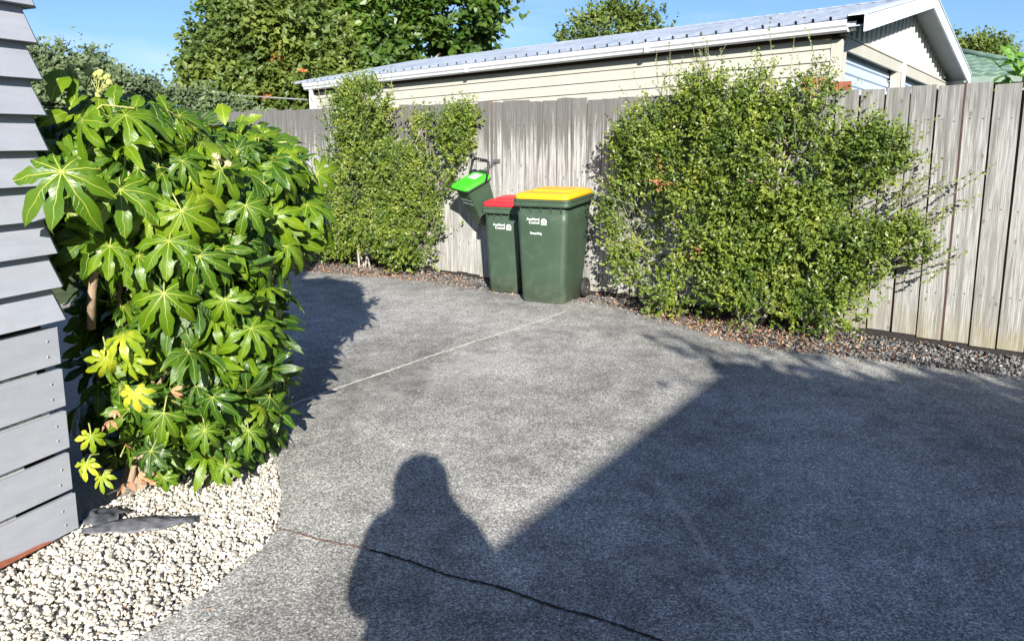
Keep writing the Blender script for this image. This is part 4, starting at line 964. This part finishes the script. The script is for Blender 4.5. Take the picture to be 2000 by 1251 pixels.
# dead leaves caught low in the plant
dl = np.array([HP(250, 940, 3.2), HP(215, 820, 3.25), HP(335, 760, 3.3), HP(245, 870, 3.3), HP(290, 945, 3.25), HP(225, 800, 3.3), HP(270, 925, 3.2)])
T, F, A = fatsia_leaf(310, 3)
V, F, A = scatter(T, F, A, dl + finv, frames(unit(g.normal(size=(7, 3)) * .5 + [0, -.6, .7]), g.normal(size=(7, 3)) + [0, -.3, -.8]), g.uniform(.035, .07, 7)[:, None] * np.ones(3), g.random(7))
mesh_np('dead_leaves', V, F, plain('dead_leaf', (.42, .21, .11), .75, .3, 20.), fp, A, True)

# ------------------------------------------------------------------ scrap of black weed film on the stones
def film():
    mb = MB(); g = np.random.default_rng(95); n_, m_ = 34, 12; vs = []
    a = Vector((-1.74, 3.01)); b = Vector((-1.325, 3.12)); d = (b - a).normalized(); pn = Vector((-d.y, d.x))
    for i in range(n_ + 1):
        t = i / n_; w = .012 + .050 * math.sin(math.pi * min(1, t * 1.12)) ** .9 if t < .86 else .020 + .012 * math.sin(t * 40)
        for j in range(m_ + 1):
            s = j / m_ * 2 - 1; ww = w * (1 + .12 * math.sin(t * 23 + s * 2)); p_ = a + d * (b - a).length * t + pn * (s * ww + .012 * math.sin(t * 6))
            h = .010 + .024 * (1 - s * s) * (.4 + .6 * math.sin(math.pi * t)) + .003 * math.sin(t * 30 + s * 5) * (1 - abs(s)) + .002 * math.sin(s * 14 + t * 9)
            vs.append((p_.x, p_.y, gz(p_.y) + h))
    mb.add(vs, [(i*(m_+1)+j, (i+1)*(m_+1)+j, (i+1)*(m_+1)+j+1, i*(m_+1)+j+1) for i in range(n_) for j in range(m_)], True)
    # crumpled piece behind, lying against the wall end
    b0 = len(vs); vs = []
    for i in range(13):
        for j in range(11):
            aa, bb = i / 6 - 1, j / 5 - 1; aa, bb = aa * math.sqrt(1 - bb * bb / 2), bb * math.sqrt(1 - aa * aa / 2); x = -1.72 + .085 * aa * (1 + .15 * math.sin(j * 1.3)); y = 3.15 + .085 * bb * (1 + .15 * math.sin(i * 1.1))
            vs.append((x + g.normal(0, .004), y + g.normal(0, .004), gz(y) + .006 + .020 * abs(math.sin(i * .7 + j * .6)) * math.sin(math.pi * j / 10) + g.random() * .007))
    mb.add(vs, [(i*11+j, (i+1)*11+j, (i+1)*11+j+1, i*11+j+1) for i in range(12) for j in range(10)], True)
    o = mb.build('plastic_film', MT['film']); s_ = o.modifiers.new('thick', 'SOLIDIFY'); s_.thickness = .0015
    return tag(o, 'crumpled scrap of black plastic film on the white gravel at the wall corner', 'plastic scrap')
film()
mb = MB(); c0 = Vector(B(470, 985, 3.05, 1)[0]); c0.z = gz(c0.y) + .004; mb.box((-.011, -.006, 0), (.011, .006, .005), Matrix.Translation(c0) @ Matrix.Rotation(.5, 4, 'Z')); tag(mb.build('plastic_chip', MT['paving'], None, .001), 'small white plastic chip lying among the white gravel', 'litter')

# ------------------------------------------------------------------ wheelie bins
def text_mesh(txt, size, align='LEFT'):
    cu = bpy.data.curves.new('lettering', 'FONT'); cu.body = txt; cu.size = size; cu.align_x = align; cu.offset = size * .012; cu.resolution_u = 2; cu.space_line = .8
    ob = bpy.data.objects.new('lettering', cu); COL.objects.link(ob); dg = bpy.context.evaluated_depsgraph_get()
    me = bpy.data.meshes.new_from_object(ob.evaluated_get(dg)); bpy.data.objects.remove(ob); return me
def lettering(txt, size, align, M, parent, name='lettering'):
    me = text_mesh(txt, size, align); me.transform(M); return link(name, me, MT['white_ink'], parent)
def emblem(r, M, parent):
    """fan shaped flower emblem over a small wave bar"""
    mb = MB()
    def ring(r0, r1, a0, a1, n=14):
        vs = []
        for i in range(n + 1):
            a = R(a0 + (a1 - a0) * i / n); vs += [(r0 * math.cos(a), r0 * math.sin(a), 0), (r1 * math.cos(a), r1 * math.sin(a), 0)]
        mb.add([M @ Vector(v_) for v_ in vs], [(2*i, 2*i+1, 2*i+3, 2*i+2) for i in range(n)])
    ring(r * .86, r, -30, 210); ring(r * .45, r * .55, 0, 180); ring(0.001, r * .18, 0, 180)
    for i in range(9):
        a = R(i * 22.5); c_, s_ = math.cos(a), math.sin(a); w = r * .05
        mb.add([M @ Vector(v_) for v_ in ((r*.58*c_ + w*s_, r*.58*s_ - w*c_, 0), (r*.86*c_ + w*s_, r*.86*s_ - w*c_, 0), (r*.86*c_ - w*s_, r*.86*s_ + w*c_, 0), (r*.58*c_ - w*s_, r*.58*s_ + w*c_, 0))], [(0, 1, 2, 3)])
    for k_ in range(3):
        x0 = (-.8 + k_ * .55) * r; mb.add([M @ Vector(v_) for v_ in ((x0, -.45*r, 0), (x0 + .45*r, -.45*r, 0), (x0 + .45*r, -.12*r, 0), (x0, -.12*r, 0))], [(0, 1, 2, 3)])
    for k_ in range(4):
        x0 = (-.95 + k_ * .5) * r; mb.add([M @ Vector(v_) for v_ in ((x0, -1.0*r, 0), (x0 + .38*r, -1.0*r, 0), (x0 + .38*r, -.68*r, 0), (x0, -.68*r, 0))], [(0, 1, 2, 3)])
    mb.build('emblem', MT['white_ink'], parent)

def wheelie(name, label, loc, yaw, Wt, Wb, Dt, Db, Hh, lid_m, group, words):
    M = Matrix.Translation(loc) @ Matrix.Rotation(R(2.78), 4, 'X') @ Matrix.Rotation(yaw, 4, 'Z')
    root = empty(name, M); tag(root, label, 'wheelie bin', group)
    # body: origin at the middle of the front foot, y back
    def ring(z, w, d, yf, r): return [(x, y + d / 2 + yf, z + rise * (y + d / 2) / d if z > Hh * .8 else z) for x, y in rrect(w, d, r)]
    rise = .035; lean = -.045                              # front leans forward towards the top
    def at(t): return Wb + (Wt - .055 - Wb) * t, Db + (Dt - .06 - Db) * t, lean * t
    rings = [ring(.0, Wb - .03, Db - .03, .015, .05), ring(.012, Wb - .012, Db - .012, .006, .05), ring(.028, Wb - .012, Db - .012, .006, .05), ring(.032, *at(0), .055)]
    for t in (.25, .5, .75, .9): rings.append(ring(.03 + (Hh - .16) * t, *at(t), .055))
    w, d, yf = at(.96); rings += [ring(Hh - .125, w, d, yf, .055), ring(Hh - .115, w - .03, d - .03, yf + .015, .05), ring(Hh - .07, w - .025, d - .03, yf + .015, .05)]
    mb = MB(); mb.loft(rings)
    mb.build('body', MT['bin_green'], root)
    yr = yf - .028
    def rr(z, gw, r=.05): return [(x, y + Dt / 2 + yr, z + rise * (y + Dt / 2) / Dt) for x, y in rrect(Wt + gw, Dt + gw, r)]
    mb = MB(); mb.loft([rr(Hh - .072, -.03), rr(Hh - .072, 0.0), rr(Hh - .045, .004), rr(Hh - .043, -.002), rr(Hh - .025, -.002), rr(Hh - .022, .004), rr(Hh - .004, .0), rr(Hh - .004, -.03)], caps=False); mb.build('rim', MT['bin_green'], root)
    for x in np.linspace(-Wt * .36, Wt * .36, 5): mb = MB(); mb.box((x - .004, yf - .012, Hh - .128), (x + .004, yf + .02, Hh - .072)); mb.build('rim_rib', MT['bin_green'], root)
    # lid: rounded slab with a raised crown, front grip and raised back panel
    def lr(z, gw, gd, r=.05, dy=0): return [(x, y + Dt / 2 + yr + dy, z + (rise) * (y + Dt / 2) / Dt) for x, y in rrect(Wt + gw, Dt + gd, r)]
    mb = MB(); h0 = Hh - .002
    mb.loft([lr(h0, -.035, -.03), lr(h0 + .004, -.018, -.02), lr(h0 + .030, -.030, -.03), lr(h0 + .046, -.062, -.07, .045), lr(h0 + .052, -.085, -.10, .04)])
    mb.build('lid', lid_m, root); lid = root.children[-1] if False else None
    mb = MB(); mb.loft([[(x, y + yr + Dt * .60, h0 + .045 + rise * .6 + (y / Dt) * rise + .014 * k_) for x, y in rrect(Wt * (.74 - .04 * k_), Dt * (.50 - .03 * k_), .04)] for k_ in (0, .9, 1.3)]); mb.build('lid_panel', lid_m, root)
    for s_ in (-1, 1): mb = MB(); mb.prism([(yr + .06, h0 + .050), (yr + Dt * .30, h0 + .058), (yr + Dt * .30, h0 + .069), (yr + .10, h0 + .062)], s_ * Wt * .36 - .012, s_ * Wt * .36 + .012, 'x'); mb.build('lid_rib', lid_m, root, .003)
    # back handle, hinge lugs, axle, wheels
    yb = yr + Dt; zb = Hh + rise
    mb = MB(); mb.tube([(-Wt * .38, yb - .01, zb - .03), (-Wt * .38, yb + .045, zb - .01), (Wt * .38, yb + .045, zb - .01), (Wt * .38, yb - .01, zb - .03)], .015, 8); mb.build('handle', MT['bin_green'], root)
    for s_ in (-.26, .26): mb = MB(); mb.box((s_ * Wt - .03, yb - .03, zb - .02), (s_ * Wt + .03, yb + .03, zb + .035)); mb.build('hinge', lid_m, root, .006)
    rw = .098; yw = Db - .02; mb = MB(); mb.tube([(-Wb / 2 - .05, yw, rw), (Wb / 2 + .05, yw, rw)], .011, 8); mb.build('axle', MT['steel'], root)
    for s_ in (-1, 1):
        x0 = s_ * (Wb / 2 + .008); x1 = s_ * (Wb / 2 + .052)
        def disc(r0, xa, xb, n=28, inset=0):
            return [[(x_, yw + r_ * math.cos(2*math.pi*i/n), rw + r_ * math.sin(2*math.pi*i/n)) for i in range(n)] for x_, r_ in ((xa, r0 * .90), (xa + (xb - xa) * .15, r0), (xa + (xb - xa) * .85, r0), (xb, r0 * .92))]
        mb = MB(); mb.loft(disc(rw, x0, x1)); wh = mb.build('wheel', MT['rubber'], root)
        mb = MB(); mb.loft(disc(rw * .70, x1 - s_ * .004, x1 + s_ * .003)); mb.build('rim_disc', MT['black'], wh)
        mb = MB(); mb.loft(disc(rw * .16, x1 + s_ * .003, x1 + s_ * .012, 12)); mb.build('hub_cap', MT['steel'], wh)
        for k_ in range(6):
            a = k_ * math.pi / 3; mb = MB(); mb.tube([(x1 + s_ * .004, yw + .02 * math.cos(a), rw + .02 * math.sin(a)), (x1 + s_ * .004, yw + .066 * math.cos(a), rw + .066 * math.sin(a))], .005, 5); mb.build('spoke', MT['black'], wh)
    # lettering lies on the leaning front
    th = math.atan2(-lean, Hh - .16)
    def face(x, z): return Matrix.Translation((x, lean * (z - .03) / (Hh - .16) - .0015, z)) @ Matrix.Rotation(R(90) + th, 4, 'X')
    for txt, sz_, al, x, z in words: lettering(txt, sz_, al, face(x, z), root)
    return root, face

YAW = math.atan2(-.445, .895)
root, face = wheelie('wheelie_bin', 'large dark green bin with a yellow lid, nearest of the three bins', (.292, 7.635, gz(7.635) + .003), YAW, .585, .455, .70, .50, 1.0, MT['lid_yellow'], 'bins at the fence',
    [('Auckland', .036, 'RIGHT', -.015, .800), ('Council', .036, 'RIGHT', -.015, .768), ('Recycling', .032, 'CENTER', -.055, .668)])
emblem(.030, face(.030, .790), root)
root, face = wheelie('wheelie_bin', 'smaller dark green bin with a red lid half behind the yellow lidded one', (-.085, 8.20, gz(8.2) + .003), YAW, .47, .37, .55, .42, .885, MT['lid_red'], 'bins at the fence',
    [('Auckland', .036, 'RIGHT', .035, .690), ('Council', .036, 'RIGHT', .035, .658)])
emblem(.030, face(.078, .680), root)

# small food caddy hung on the fence by its handle
fn = np.array(FN[:]); nx_ = Vector(FN[:]); tiltq = R(27)
xa = Vector(FA[:]) * -1                                   # local x: to the right seen from the drive
up = (Vector((0, 0, 1)) * math.cos(tiltq) + nx_ * math.sin(tiltq)).normalized(); ya = up.cross(xa).normalized()
if ya.dot(nx_) > 0: ya = -ya
CM = Matrix(((xa.x, ya.x, up.x, 0), (xa.y, ya.y, up.y, 0), (xa.z, ya.z, up.z, 0), (0, 0, 0, 1)))
if CM.to_3x3().determinant() < 0: xa = -xa; CM = Matrix(((xa.x, ya.x, up.x, 0), (xa.y, ya.y, up.y, 0), (xa.z, ya.z, up.z, 0), (0, 0, 0, 1)))
CH = .48
foot = FP(5.09, .14, .68)
CM = CM @ Matrix.Rotation(R(-16), 4, 'Z')                                 # bottom centre of the caddy
cad = empty('food_scrap_bin', Matrix.Translation(Vector(foot)) @ CM); tag(cad, 'small dark green bin with a lime lid hanging tilted on the fence', 'bin', 'bins at the fence')
mb = MB(); mb.loft([[(x, y - .03 * t, CH * t) for x, y in rrect(.22 + .06 * t, .22 + .09 * t, .035)] for t in (0, .02, .3, .6, .9, 1.)]); mb.build('body', MT['bin_green'], cad)
mb = MB(); mb.loft([[(x, y - .03, CH + z) for x, y in rrect(.30 + e, .33 + e, .04)] for z, e in ((-.03, 0), (-.03, .012), (.0, .012), (.0, -.02))], caps=False); mb.build('rim', MT['bin_dark'], cad)
mb = MB(); mb.loft([[(x, y - .035, CH + z) for x, y in rrect(.31 + e, .35 + e, .05)] for z, e in ((-.004, .01), (.004, .016), (.02, .008), (.034, -.04), (.038, -.08))]); lid = mb.build('lid', MT['lid_lime'], cad)
mb = MB(); mb.box((-.045, -.196, CH + .024), (.045, -.178, CH + .034)); mb.build('lid_slot', MT['bin_dark'], lid, .002)
mb = MB(); mb.box((-.07, -.02, CH + .0385), (.07, .09, CH + .0395)); mb.build('label_sticker', MT['sticker'], lid)
mb = MB(); hy, hz = .11, CH - .01; pts = [(-.163, hy - .06, hz), (-.163, hy, hz + .08), (-.15, hy + .05, hz + .16), (-.11, hy + .06, hz + .18), (.11, hy + .06, hz + .18), (.15, hy + .05, hz + .16), (.163, hy, hz + .08), (.163, hy - .06, hz)]
mb.tube(pts, [.013, .013, .015, .017, .017, .015, .013, .013], 8); mb.build('handle', MT['black'], cad)
mb = MB(); mb.box((-.075, .135, CH + .01), (.075, .165, CH + .05)); mb.build('hinge', MT['bin_dark'], cad, .004)
tz = R(90) + math.atan2(.075, CH)
def cface(x, z): return Matrix.Translation((x, -.11 - .075 * z / CH - .002, z)) @ Matrix.Rotation(tz, 4, 'X')
lettering('Auckland Council', .030, 'CENTER', cface(.01, .325), cad); lettering('Food scraps', .040, 'CENTER', cface(.01, .275), cad)
# bracket nailed to the fence: carries the caddy handle
hk = cad.matrix_world @ Vector((0, hy + .06, hz + .18)); hl = FM.inverted() @ hk
mb = MB(); mb.box((hl.x - .05, *sorted((sy * .019, sy * .030))[:1], hl.z - .035), (hl.x + .05, sorted((sy * .019, sy * .030))[1], hl.z + .012)); 
for dx in (-.03, 0, .03): mb.tube([(hl.x + dx, sy * .02, hl.z - .02), (hl.x + dx, hl.y + sy * .02, hl.z - .022), (hl.x + dx, hl.y + sy * .022, hl.z + .012)], .004, 6)
mb.build('caddy_hook', MT['steel'], fence)
ub = FO + FA * 3.62; mb = MB(); zz0 = gz(ub.y)
for dx in (0,): mb.tube([(3.66, sy * .02, zz0 + 1.06), (3.66, sy * .06, zz0 + 1.06), (3.66, sy * .06, zz0 + 1.12), (3.57, sy * .06, zz0 + 1.12), (3.57, sy * .06, zz0 + 1.06), (3.57, sy * .02, zz0 + 1.06)], .006, 6)
mb.build('steel_loop', MT['steel'], fence)

# ------------------------------------------------------------------ behind the camera: the photographer, a house gable and a tree that cast the shadows
def skin_mesh(name, nodes, edges, m, parent, sub=2, root_i=0):
    me = bpy.data.meshes.new(name); me.from_pydata([n_[0] for n_ in nodes], edges, []); o = link(name, me, m, parent)
    sk = o.modifiers.new('skin', 'SKIN'); sk.use_smooth_shade = True
    for v_, n_ in zip(me.skin_vertices[0].data, nodes): v_.radius = (n_[1], n_[2] if len(n_) > 2 else n_[1])
    me.skin_vertices[0].data[root_i].use_root = True
    s_ = o.modifiers.new('sub', 'SUBSURF'); s_.levels = sub; s_.render_levels = sub
    return o
man = empty('person', Matrix.Translation((-.02, -.34, gz(-.34)))); tag(man, 'person in a navy jacket standing behind the viewpoint, holding up a phone', 'person')
hH = 1.69
nodes = [((0, 0, .92), .13, .11), ((0, 0, 1.10), .12, .10), ((0, 0, 1.30), .14, .11), ((0, .0, 1.40), .09, .075), ((0, .01, 1.50), .052),
    ((-.19, 0, 1.37), .05), ((-.20, .10, 1.12), .042), ((-.10, .26, 1.36), .028), ((-.055, .30, 1.43), .03, .02), ((.19, 0, 1.37), .05), ((.22, .10, 1.13), .042), ((.13, .25, 1.36), .028), ((.06, .30, 1.44), .03, .02),
    ((-.09, 0, .80), .09), ((-.11, .02, .48), .058), ((-.12, -.01, .09), .04), ((-.13, .12, .04), .035, .025), ((.09, 0, .80), .09), ((.11, .02, .48), .058), ((.12, -.01, .09), .04), ((.13, .12, .04), .035, .025)]
edges = [(0,1),(1,2),(2,3),(3,4),(3,5),(5,6),(6,7),(7,8),(3,9),(9,10),(10,11),(11,12),(0,13),(13,14),(14,15),(15,16),(0,17),(17,18),(18,19),(19,20)]
# five bent fingers each side close on the phone edges
for s_, w in ((-1, 8), (1, 12)):
    wx, wy, wz_ = nodes[w][0]
    for f_ in range(5):
        fz = wz_ - .03 + f_ * .021; i = len(nodes); L = (.028, .036, .038, .036, .030)[f_]
        nodes += [((wx + s_ * .008, wy + .014, fz + .004), .009), ((wx + s_ * .002, wy + .014 + L * .5, fz + .01), .008), ((wx - s_ * .014, wy + .012 + L * .9, fz + .014), .007)]
        edges += [(w, i), (i, i+1), (i+1, i+2)]
bo = skin_mesh('body', nodes, edges, MT['skin'], man, 2)
bpy.context.view_layer.update(); dg_ = bpy.context.evaluated_depsgraph_get(); bme = bpy.data.meshes.new_from_object(bo.evaluated_get(dg_))
bo.modifiers.clear(); bm = bmesh.new(); bm.from_mesh(bme); HC = Vector((0, .03, hH - .12))
r_ = bmesh.ops.create_uvsphere(bm, u_segments=32, v_segments=24, radius=1)
for v_ in r_['verts']:                                    # skull, jaw, nose, eye sockets, lips, ears
    x, y, z = v_.co; jaw = max(0, -z); q_ = Vector((x * .077 * (1 - .30 * jaw), y * .095 * (1 - .12 * jaw) + .012 * jaw, z * .115))
    if y > .3:
        q_.y += .020 * math.exp(-(x / .16) ** 2 - ((z + .12) / .22) ** 2) - .008 * (math.exp(-((abs(x) - .38) / .16) ** 2 - ((z - .12) / .12) ** 2)) + .006 * math.exp(-(x / .28) ** 2 - ((z + .5) / .10) ** 2)
    q_.x += math.copysign(.016, x) * math.exp(-((y + .05) / .16) ** 2 - ((z + .02) / .24) ** 2) * (abs(x) > .8)
    v_.co = HC + q_
bm.to_mesh(bo.data); bm.free(); bo.data.polygons.foreach_set('use_smooth', [True] * len(bo.data.polygons))
for s_ in (-1, 1):
    mb = MB(); mb.tube([HC + Vector((s_ * .030, .078, .013)), HC + Vector((s_ * .030, .087, .013))], [.011, .008], 10); mb.build('eye', MT['hair'], man)
jn = [((0, 0, .84), .17, .13), ((0, 0, 1.08), .165, .13), ((0, 0, 1.30), .17, .13), ((0, 0.02, 1.44), .14, .11), ((-.17, 0, 1.37), .085), ((-.20, .09, 1.12), .080), ((-.15, .22, 1.29), .050), ((.17, .02, 1.38), .12), ((.21, .10, 1.15), .10), ((.15, .20, 1.34), .075), ((-.17, .02, .84), .15)]
skin_mesh('jacket', jn, [(0,1),(1,2),(2,3),(2,4),(4,5),(5,6),(2,7),(7,8),(8,9),(1,10)], MT['cloth'], man, 2)
tn = [((0, 0, .95), .14, .11), ((0, 0, .84), .14, .11), ((-.10, 0, .72), .095), ((-.115, .02, .46), .075), ((-.12, -.01, .10), .068), ((.10, 0, .72), .095), ((.115, .02, .46), .075), ((.12, -.01, .10), .068)]
skin_mesh('trousers', tn, [(0,1),(1,2),(2,3),(3,4),(1,5),(5,6),(6,7)], MT['denim'], man, 2)
bm = bmesh.new(); bmesh.ops.create_uvsphere(bm, u_segments=28, v_segments=20, radius=1)
for v_ in bm.verts:
    x, y, z = v_.co; f_ = max(0, -z)
    v_.co = HC + Vector((x * (.130 + .02 * f_), y * .105 - .018 - (.03 if y > .2 and z < .35 else 0) * min(1, (y - .2) * 3 if y > .2 else 0), z * (.128 if z > 0 else .22) + .006))
hm = bpy.data.meshes.new('hair'); bm.to_mesh(hm); bm.free(); hm.polygons.foreach_set('use_smooth', [True] * len(hm.polygons)); link('hair', hm, MT['hair'], man)
ph = MB(); ph.box((-.036, -.0045, 1.415), (.036, .0045, 1.567)); o = ph.build('phone', MT['lens'], None, .003); o.location = (0, -.012, 0); tag(o, 'black phone held up sideways in the hands of the person', 'phone')

bh = empty('gabled_house', Matrix.Translation((0, -3.2, 0))); tag(bh, 'house gable behind the viewpoint that shades the right of the drive', 'house')
GB = dict(el=(.34, 2.14), ap=(2.50, 3.34), er=(4.6, 2.3))
mb = MB(); mb.prism([(.7, -.4), (9.0, -.4), (9.0, 2.3), (4.5, 2.3), (2.42, 3.2), (.7, 2.25)], -5, 0, 'y'); mb.build('wall', MT['brownwall'], bh)
mb = MB(); (x0, z0), (x1, z1), (x2, z2) = GB['el'], GB['ap'], GB['er']
mb.prism([(x0, z0), (x1, z1), (x2, z2), (9.3, 2.3), (9.3, 2.2), (x2, z2 - .1), (x1, z1 - .1), (x0, z0 - .1)], -5.3, .25, 'y'); mb.build('roof', MT['roof'], bh)
mb = MB(); mb.box((1.2, .002, .9), (2.3, .05, 2.0)); wf = mb.build('window', MT['white'], bh); mb = MB(); mb.box((1.27, .052, .97), (2.23, .056, 1.93)); mb.build('pane', MT['lens'], wf)
mb = MB(); mb.box((6.8, -3.5, -.5), (11, 5.45, 4.6)); mb.build('sky_block_wall', MT['brownwall'], bh)  # unseen wing added to hold sky light off the shaded drive
mb = MB(); mb.prism([(6.4, 4.6), (8.9, 6.0), (11.4, 4.6)], -3.7, 5.7, 'y'); mb.build('sky_block_roof', MT['roof'], bh)  # roof of the added sky-blocking wing
tb = [((3.1, -4.0, 3.1), (.62, .6, .42)), ((2.55, -4.0, 3.2), (.40, .5, .30)), ((3.7, -4.0, 2.95), (.55, .6, .42)), ((4.4, -4.0, 2.7), (.7, .6, .45)), ((5.4, -4.0, 2.6), (.8, .6, .5))]
tree('overhanging_tree', 'leafy tree behind the viewpoint beside the house gable', (3.9, -2.6, -.15), [((x, y + 1.4, z - .46), r_) for (x, y, z), r_ in tb], 1100, 'tree', 71, .09, .34, 12, .09, gaps=.3)
